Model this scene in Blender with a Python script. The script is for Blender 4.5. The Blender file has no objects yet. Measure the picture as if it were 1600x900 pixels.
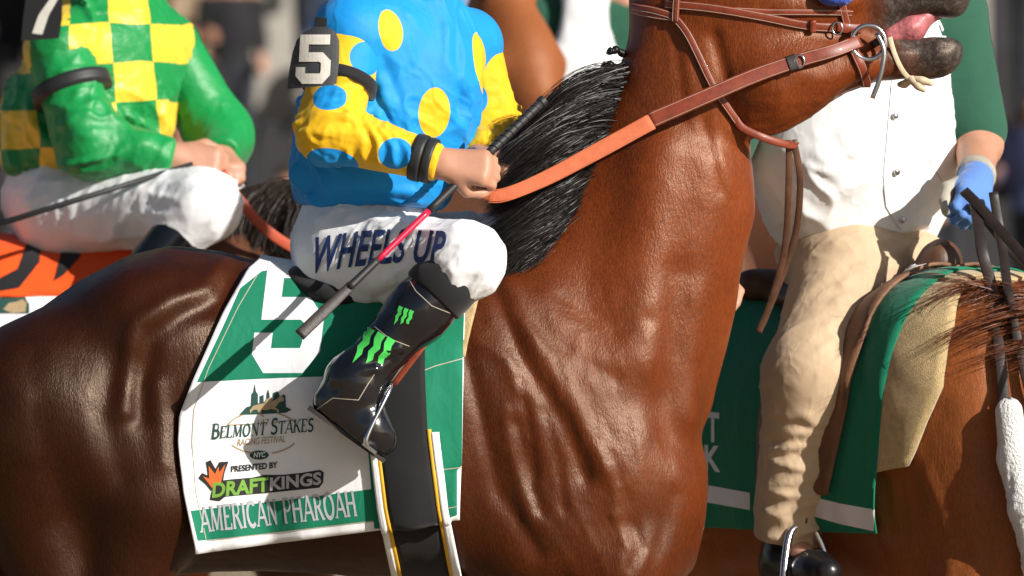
import bpy, bmesh, math, random
import numpy as np
from mathutils import Vector, Matrix
from mathutils.bvhtree import BVHTree
random.seed(5); np.random.seed(5)
C = bpy.context.scene.collection
SC = bpy.context.scene
R = math.radians
# ------------------------------------------------------------------ camera, sky, sun, exposure
PPM = 700.0; DIST = 18.0; CAMZ = 1.6
cam = bpy.data.cameras.new('camera'); camo = bpy.data.objects.new('camera', cam); C.objects.link(camo)
camo.location = (0, -DIST, CAMZ); camo.rotation_euler = (R(90), 0, 0)
cam.sensor_width = 36; cam.lens = 36 * DIST / (1600 / PPM); cam.clip_end = 2000
cam.dof.use_dof = True; cam.dof.focus_distance = DIST - 0.22; cam.dof.aperture_fstop = 4.6
SC.camera = camo
SUN_D = Vector((-0.72, 0.56, -0.43)).normalized()          # the way the light travels
world = bpy.data.worlds.new('World'); SC.world = world; world.use_nodes = True
_nt = world.node_tree; _bg = _nt.nodes['Background']
_sky = _nt.nodes.new('ShaderNodeTexSky'); _sky.sky_type = 'NISHITA'; _sky.sun_disc = False
_el = math.asin(-SUN_D.z); _sky.sun_elevation = _el
_sky.sun_rotation = math.atan2(-SUN_D.x, -SUN_D.y)
_sky.altitude = 50; _sky.air_density = 1.0; _sky.dust_density = 1.2
_nt.links.new(_sky.outputs[0], _bg.inputs[0]); _bg.inputs[1].default_value = 0.05
sun = bpy.data.lights.new('sun', 'SUN'); sun.energy = 5.0; sun.angle = R(0.53); sun.color = (1.0, 0.955, 0.89)
suno = bpy.data.objects.new('sun', sun); C.objects.link(suno)
suno.rotation_euler = SUN_D.to_track_quat('-Z', 'Y').to_euler(); suno.location = (6, -8, 8)
SC.view_settings.view_transform = 'Standard'; SC.view_settings.look = 'None'
SC.view_settings.exposure = 0.44; SC.view_settings.gamma = 1
SC.render.engine = 'CYCLES'

def W(px, py, Y=0.0):
    s = (DIST + Y) / DIST / PPM
    return np.array([(px - 800) * s, Y, CAMZ + (450 - py) * s])
def L(px, py, y=0.0):
    return np.array([(px - 800) / PPM, y, CAMZ + (450 - py) / PPM])
def ray(px, py):
    d = Vector(((px - 800) / PPM / DIST, 1.0, (450 - py) / PPM / DIST)).normalized()
    return Vector((0, -DIST, CAMZ)), d

# ------------------------------------------------------------------ objects
def link(o, parent=None):
    C.objects.link(o)
    if parent is not None:
        o.parent = parent
        m = Matrix.Identity(4); p = parent; chain = []
        while p is not None: chain.append(p); p = p.parent
        for q in reversed(chain): m = m @ (q.matrix_parent_inverse @ q.matrix_basis if q.parent else q.matrix_basis)
        o.matrix_parent_inverse = m.inverted()
    return o
def mk(name, v, f, mat, parent=None, smooth=True):
    me = bpy.data.meshes.new(name)
    if isinstance(v, np.ndarray): v = v.tolist()
    if isinstance(f, np.ndarray): f = f.tolist()
    me.from_pydata(v, [], f); me.update()
    if smooth: me.polygons.foreach_set('use_smooth', [True] * len(me.polygons))
    for m in (mat if isinstance(mat, (list, tuple)) else [mat]): me.materials.append(m)
    return link(bpy.data.objects.new(name, me), parent)
def tag(o, label=None, cat=None, group=None, kind=None):
    if label: o['label'] = label
    if cat: o['category'] = cat
    if group: o['group'] = group
    if kind: o['kind'] = kind
    return o
def root(name, loc, label, cat, group=None):
    o = bpy.data.objects.new(name, None); C.objects.link(o); o.location = loc; o.empty_display_size = .1
    return tag(o, label, cat, group)

# ------------------------------------------------------------------ noise
def _hash(ix, iy, iz, seed):
    n = (ix * 374761393 + iy * 668265263 + iz * 2147483647 + seed * 1274126177) & 0x7fffffff
    n = (n ^ (n >> 13)) * 1274126177 & 0x7fffffff
    return ((n ^ (n >> 16)) & 0xffff) / 32767.5 - 1.0
def noise(p, seed=0):
    i = np.floor(p).astype(np.int64); f = p - i; f = f * f * (3 - 2 * f)
    out = 0
    for a in (0, 1):
        for b in (0, 1):
            for c in (0, 1):
                w = (f[:, 0] if a else 1 - f[:, 0]) * (f[:, 1] if b else 1 - f[:, 1]) * (f[:, 2] if c else 1 - f[:, 2])
                out = out + w * _hash(i[:, 0] + a, i[:, 1] + b, i[:, 2] + c, seed)
    return out
def ridge(p, seed=0):
    return 1 - np.abs(noise(p, seed)) * 2

# ------------------------------------------------------------------ implicit surfaces
def rc(a, b, r1, r2, k=.03, s=1.0, sub=False):
    return dict(t='rc', a=np.array(a, float), b=np.array(b, float), r1=r1, r2=r2, k=k, s=s, sub=sub)
def ell(c, r, k=.03, rot=None, sub=False):
    return dict(t='el', c=np.array(c, float), r=np.array(r, float), k=k, rot=rot, sub=sub)
def cut(p, n, k=.006):
    n = np.array(n, float); return dict(t='cut', p=np.array(p, float), n=n / np.linalg.norm(n), k=k)
def loft(st, k=.05):
    return dict(t='lo', st=np.array(st, float), k=k)
def chain(pts, rs, k=.03, s=1.0):
    return [rc(pts[i], pts[i + 1], rs[i], rs[i + 1], k, s) for i in range(len(pts) - 1)]
def rotz(a):
    c, s = math.cos(a), math.sin(a); return np.array([[c, -s, 0], [s, c, 0], [0, 0, 1]])
def roty(a):
    c, s = math.cos(a), math.sin(a); return np.array([[c, 0, s], [0, 1, 0], [-s, 0, c]])
def pd(P, q):
    if q['t'] == 'rc':
        s = q['s']
        sc = np.array([1, s, 1.0])
        a, b = q['a'] * sc, q['b'] * sc
        p = P * sc if s != 1 else P
        ab = b - a; L2 = max(ab @ ab, 1e-12)
        t = np.clip(((p - a) @ ab) / L2, 0, 1)
        d = np.sqrt((((p - a) - t[:, None] * ab) ** 2).sum(1)) - (q['r1'] + (q['r2'] - q['r1']) * t)
        return d / s if s > 1 else d
    if q['t'] == 'el':
        p = P - q['c']
        if q['rot'] is not None: p = p @ q['rot']
        k0 = np.sqrt(((p / q['r']) ** 2).sum(1)); k1 = np.sqrt(((p / q['r'] ** 2) ** 2).sum(1)) + 1e-9
        return k0 * (k0 - 1) / k1
    if q['t'] == 'lo':
        st = q['st']; x = P[:, 0]
        zt = np.interp(x, st[:, 0], st[:, 1]); zb = np.interp(x, st[:, 0], st[:, 2]); w = np.interp(x, st[:, 0], st[:, 3])
        h = (zt - zb) / 2; zc = (zt + zb) / 2
        qq = (np.abs(P[:, 1] / w) ** 2.3 + np.abs((P[:, 2] - zc) / h) ** 2.3) ** (1 / 2.3)
        d = (qq - 1) * np.minimum(w, h)
        ex = np.maximum(np.maximum(st[0, 0] - x, x - st[-1, 0]), 0)
        return np.maximum(d, ex + np.minimum(d, 0)) if False else np.where(ex > 0, np.sqrt(np.maximum(d, 0) ** 2 + ex ** 2), d)
    if q['t'] == 'cut':
        return (P - q['p']) @ q['n']
def pbox(q):
    if q['t'] == 'rc':
        r = max(q['r1'], q['r2']); return np.minimum(q['a'], q['b']) - r, np.maximum(q['a'], q['b']) + r
    if q['t'] == 'el':
        r = q['r'].max(); return q['c'] - r, q['c'] + r
    return None
def field(P, prims, cull=None):
    d = np.full(len(P), 1e3)
    if cull is not None: clo, chi = P.min(0), P.max(0)
    for q in prims:
        if cull is not None:
            b = pbox(q)
            if b is not None and ((b[0] - cull - q['k'] > chi).any() or (b[1] + cull + q['k'] < clo).any()): continue
        e = pd(P, q); k = q['k']
        if q['t'] == 'cut' or q.get('sub'):
            if q.get('sub'): e = -e
            h = np.maximum(k - np.abs(d - e), 0) / k; d = np.maximum(d, e) + h * h * k / 4
        else:
            h = np.maximum(k - np.abs(d - e), 0) / k; d = np.minimum(d, e) - h * h * k / 4
    return d
def bounds(prims):
    lo = np.full(3, 1e9); hi = -lo
    for q in prims:
        if q.get('sub') or q['t'] == 'cut': continue
        if q['t'] == 'rc':
            for p, r in ((q['a'], q['r1']), (q['b'], q['r2'])):
                lo = np.minimum(lo, p - r); hi = np.maximum(hi, p + r)
        elif q['t'] == 'el':
            m = q['r'].max() if q['rot'] is not None else q['r']; lo = np.minimum(lo, q['c'] - m); hi = np.maximum(hi, q['c'] + m)
        else:
            st = q['st']; w = st[:, 3].max()
            lo = np.minimum(lo, [st[0, 0], -w, st[:, 2].min()]); hi = np.maximum(hi, [st[-1, 0], w, st[:, 1].max()])
    return lo - .03, hi + .03
def vnormals(v, f):
    n = np.zeros_like(v)
    c = np.cross(v[f[:, 2]] - v[f[:, 0]], v[f[:, 3]] - v[f[:, 1]])
    for j in range(4):
        for a in range(3): n[:, a] += np.bincount(f[:, j], c[:, a], len(v))
    return n / (np.linalg.norm(n, axis=1)[:, None] + 1e-12)
def surf(prims, h, post=None, smooth=2):
    lo, hi = bounds(prims); B = 4
    nb = np.ceil((hi - lo) / (h * B)).astype(int) + 1; n = nb * B
    bi = np.stack(np.meshgrid(*[np.arange(x) for x in nb], indexing='ij'), -1).reshape(-1, 3)
    cen = lo + (bi * B + (B - 1) / 2) * h
    dc = field(cen, prims)
    D = np.repeat(np.repeat(np.repeat(dc.reshape(nb), B, 0), B, 1), B, 2).astype(np.float32)
    act = np.abs(dc) < h * B * 0.87 * 1.35 + .012
    ab = bi[act]
    off = np.stack(np.meshgrid(*[np.arange(B)] * 3, indexing='ij'), -1).reshape(-1, 3)
    idx = (ab[:, None, :] * B + off[None]).reshape(-1, 3)
    dv = np.concatenate([field(lo + ch * h, prims, h * B * 1.3 + .02) for ch in np.array_split(idx, max(1, len(idx) // 25000))])
    D[idx[:, 0], idx[:, 1], idx[:, 2]] = dv
    S = D < 0
    cs = np.zeros(np.array(D.shape) - 1, np.int8)
    for a in (0, 1):
        for b in (0, 1):
            for c in (0, 1): cs += S[a:a + cs.shape[0], b:b + cs.shape[1], c:c + cs.shape[2]]
    ci = np.argwhere((cs > 0) & (cs < 8))
    acc = np.zeros((len(ci), 3)); cnt = np.zeros(len(ci))
    cor = [(a, b, c) for a in (0, 1) for b in (0, 1) for c in (0, 1)]
    for i, u in enumerate(cor):
        for w in cor[i + 1:]:
            if sum(abs(u[j] - w[j]) for j in range(3)) != 1: continue
            d0 = D[ci[:, 0] + u[0], ci[:, 1] + u[1], ci[:, 2] + u[2]]; d1 = D[ci[:, 0] + w[0], ci[:, 1] + w[1], ci[:, 2] + w[2]]
            m = (d0 < 0) != (d1 < 0); t = np.where(m, d0 / np.where(m, d0 - d1, 1), 0)
            p = np.array(u) + t[:, None] * (np.array(w) - np.array(u))
            acc += np.where(m[:, None], p, 0); cnt += m
    v = lo + (ci + acc / cnt[:, None]) * h
    im = np.full(cs.shape, -1, np.int64); im[ci[:, 0], ci[:, 1], ci[:, 2]] = np.arange(len(ci))
    F = []
    for ax in range(3):
        sl0 = [slice(1, -1)] * 3; sl1 = [slice(1, -1)] * 3
        sl0[ax] = slice(0, -1); sl1[ax] = slice(1, None)
        A = S[tuple(sl0)]; Bm = S[tuple(sl1)]
        o1, o2 = [(1, 2), (2, 0), (0, 1)][ax]
        for inside in (True, False):
            e = np.argwhere((A != Bm) & (A == inside))
            base = e.copy(); base[:, o1] += 1; base[:, o2] += 1
            q = []
            for (i, j) in ((0, 0), (1, 0), (1, 1), (0, 1)):
                g = base.copy(); g[:, o1] -= 1 - i; g[:, o2] -= 1 - j
                q.append(im[g[:, 0], g[:, 1], g[:, 2]])
            q = np.stack(q, 1)
            F.append(q if inside else q[:, ::-1])
    f = np.concatenate(F); f = f[(f >= 0).all(1)]
    for _ in range(smooth):
        s = np.zeros_like(v); c = np.zeros(len(v))
        for j in range(4):
            for jj in ((j + 1) % 4, (j + 3) % 4):
                c += np.bincount(f[:, j], minlength=len(v))
                for a in range(3): s[:, a] += np.bincount(f[:, j], v[f[:, jj], a], len(v))
        v = v * .5 + .5 * s / np.maximum(c, 1)[:, None]
    if post is not None:
        for fn in (post if isinstance(post, list) else [post]):
            v = v + vnormals(v, f) * fn(v, vnormals(v, f))[:, None]
    return v, f
def bvh_of(v, f):
    return BVHTree.FromPolygons([tuple(x) for x in v], [tuple(x) for x in f])
def folds(lines, sides=False, facing=None):
    """soft ridges (+) and grooves (-) along 3-D polylines"""
    def fn(v, n):
        out = np.zeros(len(v))
        for pts, amp, w in lines:
            pts = np.array(pts, float); best = np.full(len(v), 1e9)
            vv = v.copy()
            if sides: vv[:, 1] = 0; pts = pts.copy(); pts[:, 1] = 0
            for a, b in zip(pts[:-1], pts[1:]):
                ab = b - a; t = np.clip(((vv - a) @ ab) / (ab @ ab), 0, 1)
                best = np.minimum(best, ((vv - a - t[:, None] * ab) ** 2).sum(1))
            e = np.exp(-best / w ** 2)
            # fade at both ends
            out += amp * e
        if sides: out *= np.clip(np.abs(n[:, 1]) * 1.6, 0, 1)
        return out
    return fn
def wrinkle(amp, freq, seed=0, mask=None):
    fr = np.array(freq, float)
    def fn(v, n):
        p = v * fr + noise(v * 4.0, seed + 9)[:, None] * .9
        r = ridge(p, seed) * .65 + ridge(p * 2.1 + 7, seed + 1) * .35
        m = np.clip(.55 + .9 * noise(v * 7.0, seed + 5), .1, 1.2)
        if mask is not None: m = m * mask(v)
        return amp * r * m
    return fn

def creases(amp, axis, fa, fx, seed=0, mask=None, warp=.35):
    """sharp pulled folds that run along `axis`: slow change along it, quick change across it"""
    ax = np.array(axis, float); ax /= np.linalg.norm(ax)
    u = np.cross(ax, [0, 0, 1.0] if abs(ax[2]) < .9 else [1.0, 0, 0]); u /= np.linalg.norm(u); w = np.cross(ax, u)
    def fn(v, n):
        wp = np.stack([noise(v * 5 + 3 * i, seed + 40 + i) for i in range(3)], 1) * warp
        p = np.stack([v @ ax * fa, v @ u * fx, v @ w * fx], 1) + wp * np.array([1, 2.2, 2.2])
        r = np.clip(1 - np.abs(noise(p, seed)) * 2.6, 0, 1) ** 1.6
        r2 = np.clip(1 - np.abs(noise(p * 1.9 + 11, seed + 1)) * 2.6, 0, 1) ** 1.6
        m = np.clip(.5 + 1.3 * noise(v * 6.5 + 5, seed + 7), 0, 1.2)
        if mask is not None: m = m * mask(v)
        return amp * (r + .5 * r2 - .35) * m
    return fn
def away(pts, r0, r1):
    return lambda v: np.clip((np.min([np.linalg.norm(v - np.array(p), axis=1) for p in pts], 0) - r0) / (r1 - r0), 0, 1)
# ------------------------------------------------------------------ mesh helpers
def catmull(P, n):
    P = np.array(P, float); P = np.vstack([2 * P[0] - P[1], P, 2 * P[-1] - P[-2]]); out = []
    m = len(P) - 3
    for s in np.linspace(0, m - 1e-6, n):
        i = int(s); t = s - i; a, b, c, d = P[i:i + 4]
        out.append(.5 * ((2 * b) + (-a + c) * t + (2 * a - 5 * b + 4 * c - d) * t * t + (-a + 3 * b - 3 * c + d) * t ** 3))
    return np.array(out)
def tube(P, r, seg=10, cap=True):
    P = np.array(P, float); n = len(P); r = np.full(n, r) if np.isscalar(r) else np.array(r)
    T = np.gradient(P, axis=0); T /= np.linalg.norm(T, axis=1)[:, None] + 1e-12
    ref = np.array([0, 0, 1.0]) if abs(T[0, 2]) < .9 else np.array([1.0, 0, 0])
    v = []; f = []
    u = np.cross(T[0], ref); u /= np.linalg.norm(u)
    for i in range(n):
        u = u - (u @ T[i]) * T[i]; u /= np.linalg.norm(u) + 1e-12; w = np.cross(T[i], u)
        for j in range(seg):
            a = 2 * math.pi * j / seg; v.append(P[i] + r[i] * (math.cos(a) * u + math.sin(a) * w))
    for i in range(n - 1):
        for j in range(seg):
            f.append((i * seg + j, i * seg + (j + 1) % seg, (i + 1) * seg + (j + 1) % seg, (i + 1) * seg + j))
    if cap: f.append(tuple(range(seg))[::-1]); f.append(tuple((n - 1) * seg + j for j in range(seg)))
    return np.array(v), f
def strap(P, N, w, t, n=40, bev=.25):
    """flat leather strap: path P, outward normals N (one or many), width w, thickness t; rounded edges"""
    P = catmull(P, n); N = np.array(N, float)
    if N.ndim == 1: N = np.repeat(N[None], n, 0)
    else: N = catmull(N, n)
    w = np.full(n, w) if np.isscalar(w) else np.interp(np.linspace(0, 1, n), np.linspace(0, 1, len(w)), w)
    T = np.gradient(P, axis=0); T /= np.linalg.norm(T, axis=1)[:, None] + 1e-12
    v = []; f = []
    prof = [(-.5, -.3), (-.5, .3), (-.42, .5), (.42, .5), (.5, .3), (.5, -.3), (.42, -.5), (-.42, -.5)]
    for i in range(n):
        nn = N[i] - (N[i] @ T[i]) * T[i]; nn /= np.linalg.norm(nn) + 1e-12; s = np.cross(T[i], nn)
        for a, b in prof: v.append(P[i] + s * a * w[i] + nn * b * t)
    m = len(prof)
    for i in range(n - 1):
        for j in range(m): f.append((i * m + j, i * m + (j + 1) % m, (i + 1) * m + (j + 1) % m, (i + 1) * m + j))
    f.append(tuple(range(m))[::-1]); f.append(tuple((n - 1) * m + j for j in range(m)))
    return np.array(v), f
def shell(G, th):
    """closed thin sheet from a grid of points G[rows][cols]; thickness inwards along -normal"""
    G = np.array(G, float); r, c, _ = G.shape
    du = np.gradient(G, axis=1); dv = np.gradient(G, axis=0); n = np.cross(du, dv); n /= np.linalg.norm(n, axis=2)[:, :, None] + 1e-12
    v = np.concatenate([G.reshape(-1, 3), (G - n * th).reshape(-1, 3)]); o = r * c; f = []
    for i in range(r - 1):
        for j in range(c - 1):
            a, b, d, e = i * c + j, i * c + j + 1, (i + 1) * c + j + 1, (i + 1) * c + j
            f.append((a, b, d, e)); f.append((o + a, o + e, o + d, o + b))
    per = [i for i in range(c)] + [i * c + c - 1 for i in range(1, r)] + [(r - 1) * c + j for j in range(c - 2, -1, -1)] + [i * c for i in range(r - 2, 0, -1)]
    for a, b in zip(per, per[1:] + per[:1]): f.append((a, o + a, o + b, b))
    return v, f
def join(parts):
    v = []; f = []; o = 0
    for a, b in parts:
        v += [tuple(x) for x in a]; f += [tuple(i + o for i in q) for q in b]; o += len(a)
    return v, f
def box(c, s, M=None):
    v = [np.array([x, y, z]) * np.array(s) / 2 for x in (-1, 1) for y in (-1, 1) for z in (-1, 1)]
    if M is not None: v = [M @ p for p in v]
    v = [p + np.array(c) for p in v]
    return np.array(v), [(0, 1, 3, 2), (4, 6, 7, 5), (0, 4, 5, 1), (2, 3, 7, 6), (0, 2, 6, 4), (1, 5, 7, 3)]
def ring(c, nrm, R1, r, seg=28, a0=0, a1=2 * math.pi, sx=1.0, up=(0, 0, 1)):
    nrm = np.array(nrm, float); nrm /= np.linalg.norm(nrm); u = np.cross(up, nrm); u /= np.linalg.norm(u); w = np.cross(nrm, u)
    P = [np.array(c) + R1 * (math.cos(a) * u * sx + math.sin(a) * w) for a in np.linspace(a0, a1, seg)]
    return tube(P, r, 8, cap=abs(a1 - a0) < 6.2)

# decals: flat outlines in picture units laid on a surface, cut fine so they follow it
def lay(polys, bvh, off, step=9, mapf=None, th=.0):
    """polys: list of outlines [(x,y)...] (each its own layer) or (verts, faces); returns mesh laid on the bvh surface"""
    bm = bmesh.new(); nrm = []
    for k, P in enumerate(polys):
        b2 = bmesh.new()
        if isinstance(P, tuple) and len(P) == 2 and isinstance(P[1], list):
            vs = [b2.verts.new((x, y, 0)) for x, y in P[0]]
            for q in P[1]:
                try: b2.faces.new([vs[i] for i in q])
                except ValueError: pass
        else:
            vs = [b2.verts.new((x, y, 0)) for x, y in P]
            es = [b2.edges.new((vs[i], vs[(i + 1) % len(vs)])) for i in range(len(vs))]
            bmesh.ops.triangle_fill(b2, edges=es, use_beauty=True)
        if mapf:
            for q in b2.verts: x, y = mapf(q.co.x, q.co.y); q.co.x = x; q.co.y = y
        xs = [q.co.x for q in b2.verts]; ys = [q.co.y for q in b2.verts]
        for ax, a, b in ((0, min(xs), max(xs)), (1, min(ys), max(ys))):
            t = math.ceil(a / step) * step
            while t < b:
                co = [0, 0, 0]; no = [0, 0, 0]; co[ax] = t + .01; no[ax] = 1
                bmesh.ops.bisect_plane(b2, geom=b2.verts[:] + b2.edges[:] + b2.faces[:], plane_co=co, plane_no=no, dist=1e-5)
                t += step
        mp = {}
        for q in b2.verts:
            o, d = ray(q.co.x, q.co.y); h = bvh.ray_cast(o, d)
            if h[0] is None:
                mp[q] = None; continue
            n = h[1] if h[1].dot(d) < 0 else -h[1]
            p = h[0] + n * (off + (k % 7) * .00004) - d * .0003
            mp[q] = bm.verts.new(p)
        for fc in b2.faces:
            w = [mp[q] for q in fc.verts]
            if None in w: continue
            try: bm.faces.new(w)
            except ValueError: pass
        b2.free()
    bm.normal_update()
    for fc in bm.faces:
        if fc.normal.dot(fc.calc_center_median() - Vector((0, -DIST, CAMZ))) > 0: fc.normal_flip()
    v = np.array([tuple(q.co) for q in bm.verts]); bm.verts.index_update(); f = [tuple(q.index for q in fc.verts) for fc in bm.faces]; bm.free()
    return v, f
_tc = {}
def text2d(s, bold=0.0, shear=0.0, space=1.0):
    key = (s, bold, shear, space)
    if key in _tc: return _tc[key]
    cu = bpy.data.curves.new('t', 'FONT'); cu.body = s; cu.size = 1; cu.offset = bold; cu.shear = shear; cu.resolution_u = 3; cu.space_character = space
    ob = bpy.data.objects.new('t', cu); C.objects.link(ob)
    dg = bpy.context.evaluated_depsgraph_get(); me = bpy.data.meshes.new_from_object(ob.evaluated_get(dg))
    P = [(q.co.x, q.co.y) for q in me.vertices]; F = [list(q.vertices) for q in me.polygons]
    bpy.data.objects.remove(ob); bpy.data.curves.remove(cu); bpy.data.meshes.remove(me)
    x0 = min(p[0] for p in P); x1 = max(p[0] for p in P); y0 = min(p[1] for p in P); y1 = max(p[1] for p in P)
    P = [((x - x0) / (x1 - x0), (y - y0) / (y1 - y0)) for x, y in P]
    _tc[key] = (P, F); return _tc[key]
def quadmap(bl, br, tl, tr):
    bl, br, tl, tr = [np.array(q, float) for q in (bl, br, tl, tr)]
    return lambda u, v: tuple((1 - v) * ((1 - u) * bl + u * br) + v * ((1 - u) * tl + u * tr))
# a small serif alphabet: strokes in a 1-high box; (points, heavy?) and serifs
def arc(cx, cy, rx, ry, a0, a1, n=12):
    return [(cx + rx * math.cos(R(a)), cy + ry * math.sin(R(a))) for a in np.linspace(a0, a1, n)]
SER = {
 'A': (.78, [([(.04, 0), (.40, 1)], 0), ([(.40, 1), (.74, 0)], 1), ([(.17, .33), (.61, .33)], 0)], [(.04, 0), (.74, 0)]),
 'B': (.66, [([(.13, 0), (.13, 1)], 1), ([(.13, .96)] + arc(.34, .75, .2, .21, 90, -90) + [(.13, .54)], 0), ([(.13, .54)] + arc(.36, .29, .24, .25, 90, -90) + [(.13, .04)], 1)], [(.13, 0), (.13, 1)]),
 'C': (.72, [(arc(.40, .5, .33, .47, 48, 312, 18), 1), ([(.64, .82), (.64, 1)], 0)], []),
 'E': (.62, [([(.13, 0), (.13, 1)], 1), ([(.13, .96), (.56, .96), (.56, .78)], 0), ([(.13, .52), (.44, .52)], 0), ([(.13, .04), (.58, .04), (.58, .24)], 0)], [(.13, 0), (.13, 1)]),
 'H': (.80, [([(.13, 0), (.13, 1)], 1), ([(.66, 0), (.66, 1)], 1), ([(.13, .52), (.66, .52)], 0)], [(.13, 0), (.13, 1), (.66, 0), (.66, 1)]),
 'I': (.30, [([(.14, 0), (.14, 1)], 1)], [(.14, 0), (.14, 1)]),
 'K': (.74, [([(.13, 0), (.13, 1)], 1), ([(.15, .42), (.62, 1)], 0), ([(.32, .6), (.68, 0)], 1)], [(.13, 0), (.13, 1), (.62, 1), (.68, 0)]),
 'L': (.60, [([(.13, 0), (.13, 1)], 1), ([(.13, .04), (.56, .04), (.56, .24)], 0)], [(.13, 0), (.13, 1)]),
 'M': (.96, [([(.12, 0), (.14, 1)], 0), ([(.14, 1), (.47, .05)], 1), ([(.47, .05), (.80, 1)], 0), ([(.80, 1), (.82, 0)], 1)], [(.12, 0), (.82, 0), (.14, 1), (.80, 1)]),
 'N': (.82, [([(.13, 0), (.13, 1)], 0), ([(.13, 1), (.66, .02)], 1), ([(.66, 0), (.66, 1)], 0)], [(.13, 0), (.13, 1), (.66, 1)]),
 'O': (.82, [(arc(.40, .5, .33, .47, 0, 360, 26), 1)], []),
 'P': (.64, [([(.13, 0), (.13, 1)], 1), ([(.13, .96)] + arc(.33, .72, .24, .24, 90, -90) + [(.13, .48)], 0)], [(.13, 0), (.13, 1)]),
 'R': (.72, [([(.13, 0), (.13, 1)], 1), ([(.13, .96)] + arc(.33, .74, .22, .22, 90, -90) + [(.13, .52)], 0), ([(.34, .52), (.66, 0)], 1)], [(.13, 0), (.13, 1), (.66, 0)]),
 'S': (.60, [(arc(.31, .74, .2, .22, 40, 230, 10) + arc(.31, .26, .23, .23, 90, -140, 12)[1:], 1), ([(.5, .8), (.5, .98)], 0), ([(.09, .2), (.09, .02)], 0)], []),
 'T': (.70, [([(.35, 0), (.35, 1)], 1), ([(.06, .76), (.06, .96), (.64, .96), (.64, .76)], 0)], [(.35, 0)]),
 ' ': (.34, [], []),
}
def ribbon2(P, w):
    P = [np.array(p, float) for p in P]; n = len(P); closed = np.linalg.norm(P[0] - P[-1]) < 1e-6; A = []
    for i in range(n):
        a = P[i - 1] if i > 0 else (P[-2] if closed else None); b = P[i + 1] if i < n - 1 else (P[1] if closed else None)
        d = []
        if a is not None: d.append((P[i] - a) / (np.linalg.norm(P[i] - a) + 1e-9))
        if b is not None: d.append((b - P[i]) / (np.linalg.norm(b - P[i]) + 1e-9))
        t = sum(d); t = t / (np.linalg.norm(t) + 1e-9); nn = np.array([-t[1], t[0]])
        m = 1 / max(.5, abs(np.dot(nn, np.array([-d[0][1], d[0][0]]))))
        A.append((P[i] + nn * w / 2 * m, P[i] - nn * w / 2 * m))
    V = [q for p in A for q in p]; F = [[2 * i, 2 * i + 1, 2 * i + 3, 2 * i + 2] for i in range(n - 1)]
    return [tuple(q) for q in V], F
def serif2d(s, heavy=.15, light=.075, caps=None):
    out = []; x = 0
    for i, ch in enumerate(s):
        w, st, se = SER[ch]; sc = 1.0 if caps is None or i in caps else .8
        for P, hv in st:
            V, F = ribbon2(P, heavy if hv else light); out.append(([(x + a * sc, b * sc) for a, b in V], F))
        for (a, b) in se:
            b2 = b if b == 0 else b - .06
            out.append(([(x + (a - .12) * sc, b2 * sc), (x + (a + .12) * sc, b2 * sc), (x + (a + .12) * sc, (b2 + .06) * sc), (x + (a - .12) * sc, (b2 + .06) * sc)], [[0, 1, 2, 3]]))
        x += (w + .06) * sc
    return [([(a / x, b) for a, b in V], F) for V, F in out]

# ------------------------------------------------------------------ materials
def newmat(name):
    m = bpy.data.materials.new(name); m.use_nodes = True; nt = m.node_tree
    return m, nt, nt.nodes['Principled BSDF']
def nd(nt, typ, **kw):
    n = nt.nodes.new(typ)
    for k, v in kw.items():
        if k.startswith('i_'): n.inputs[k[2:].replace('_', ' ')].default_value = v
        else: setattr(n, k, v)
    return n
def coords(nt, scale=(1, 1, 1), rot=(0, 0, 0), loc=(0, 0, 0)):
    t = nd(nt, 'ShaderNodeTexCoord'); m = nd(nt, 'ShaderNodeMapping'); nt.links.new(t.outputs['Object'], m.inputs[0])
    m.inputs['Scale'].default_value = scale; m.inputs['Rotation'].default_value = rot; m.inputs['Location'].default_value = loc
    return m.outputs[0]
def mixc(nt, fac, a, b):
    n = nd(nt, 'ShaderNodeMix', data_type='RGBA')
    for s, v in ((0, fac), (6, a), (7, b)):
        if hasattr(v, 'is_output') or isinstance(v, bpy.types.NodeSocket): nt.links.new(v, n.inputs[s])
        else: n.inputs[s].default_value = v if not isinstance(v, tuple) or len(v) == 4 else (*v, 1)
    return n.outputs[2]
def noisen(nt, vec, scale, detail=4, rough=.55):
    n = nd(nt, 'ShaderNodeTexNoise'); n.inputs['Scale'].default_value = scale; n.inputs['Detail'].default_value = detail; n.inputs['Roughness'].default_value = rough
    nt.links.new(vec, n.inputs['Vector']); return n.outputs['Fac']
def ramp(nt, fac, stops):
    n = nd(nt, 'ShaderNodeValToRGB'); e = n.color_ramp.elements
    while len(e) < len(stops): e.new(.5)
    for i, (p, c) in enumerate(stops): e[i].position = p; e[i].color = (*c, 1) if len(c) == 3 else c
    nt.links.new(fac, n.inputs[0]); return n.outputs[0]
def bump(nt, fac, strength, dist, prev=None):
    b = nd(nt, 'ShaderNodeBump'); b.inputs['Strength'].default_value = strength; b.inputs['Distance'].default_value = dist
    nt.links.new(fac, b.inputs['Height'])
    if prev is not None: nt.links.new(prev, b.inputs['Normal'])
    return b.outputs[0]
def crease_bump(nt, strength, prev, rot=(0, 0, 0), scale=7, dist=.006):
    v = coords(nt, (1, 1, .38), rot)
    f = ramp(nt, noisen(nt, v, scale, 3, .5), [(.40, (0, 0, 0)), (.495, (1, 1, 1)), (.56, (0, 0, 0))])
    g = ramp(nt, noisen(nt, coords(nt, (1, 1, .5), (rot[0], rot[1] + R(70), rot[2]), (3, 1, 2)), scale * 1.6, 3, .5), [(.43, (0, 0, 0)), (.5, (.6, .6, .6)), (.55, (0, 0, 0))])
    m = nd(nt, 'ShaderNodeMath', operation='ADD'); nt.links.new(f, m.inputs[0]); nt.links.new(g, m.inputs[1])
    return bump(nt, m.outputs[0], strength, dist, prev)
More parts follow.
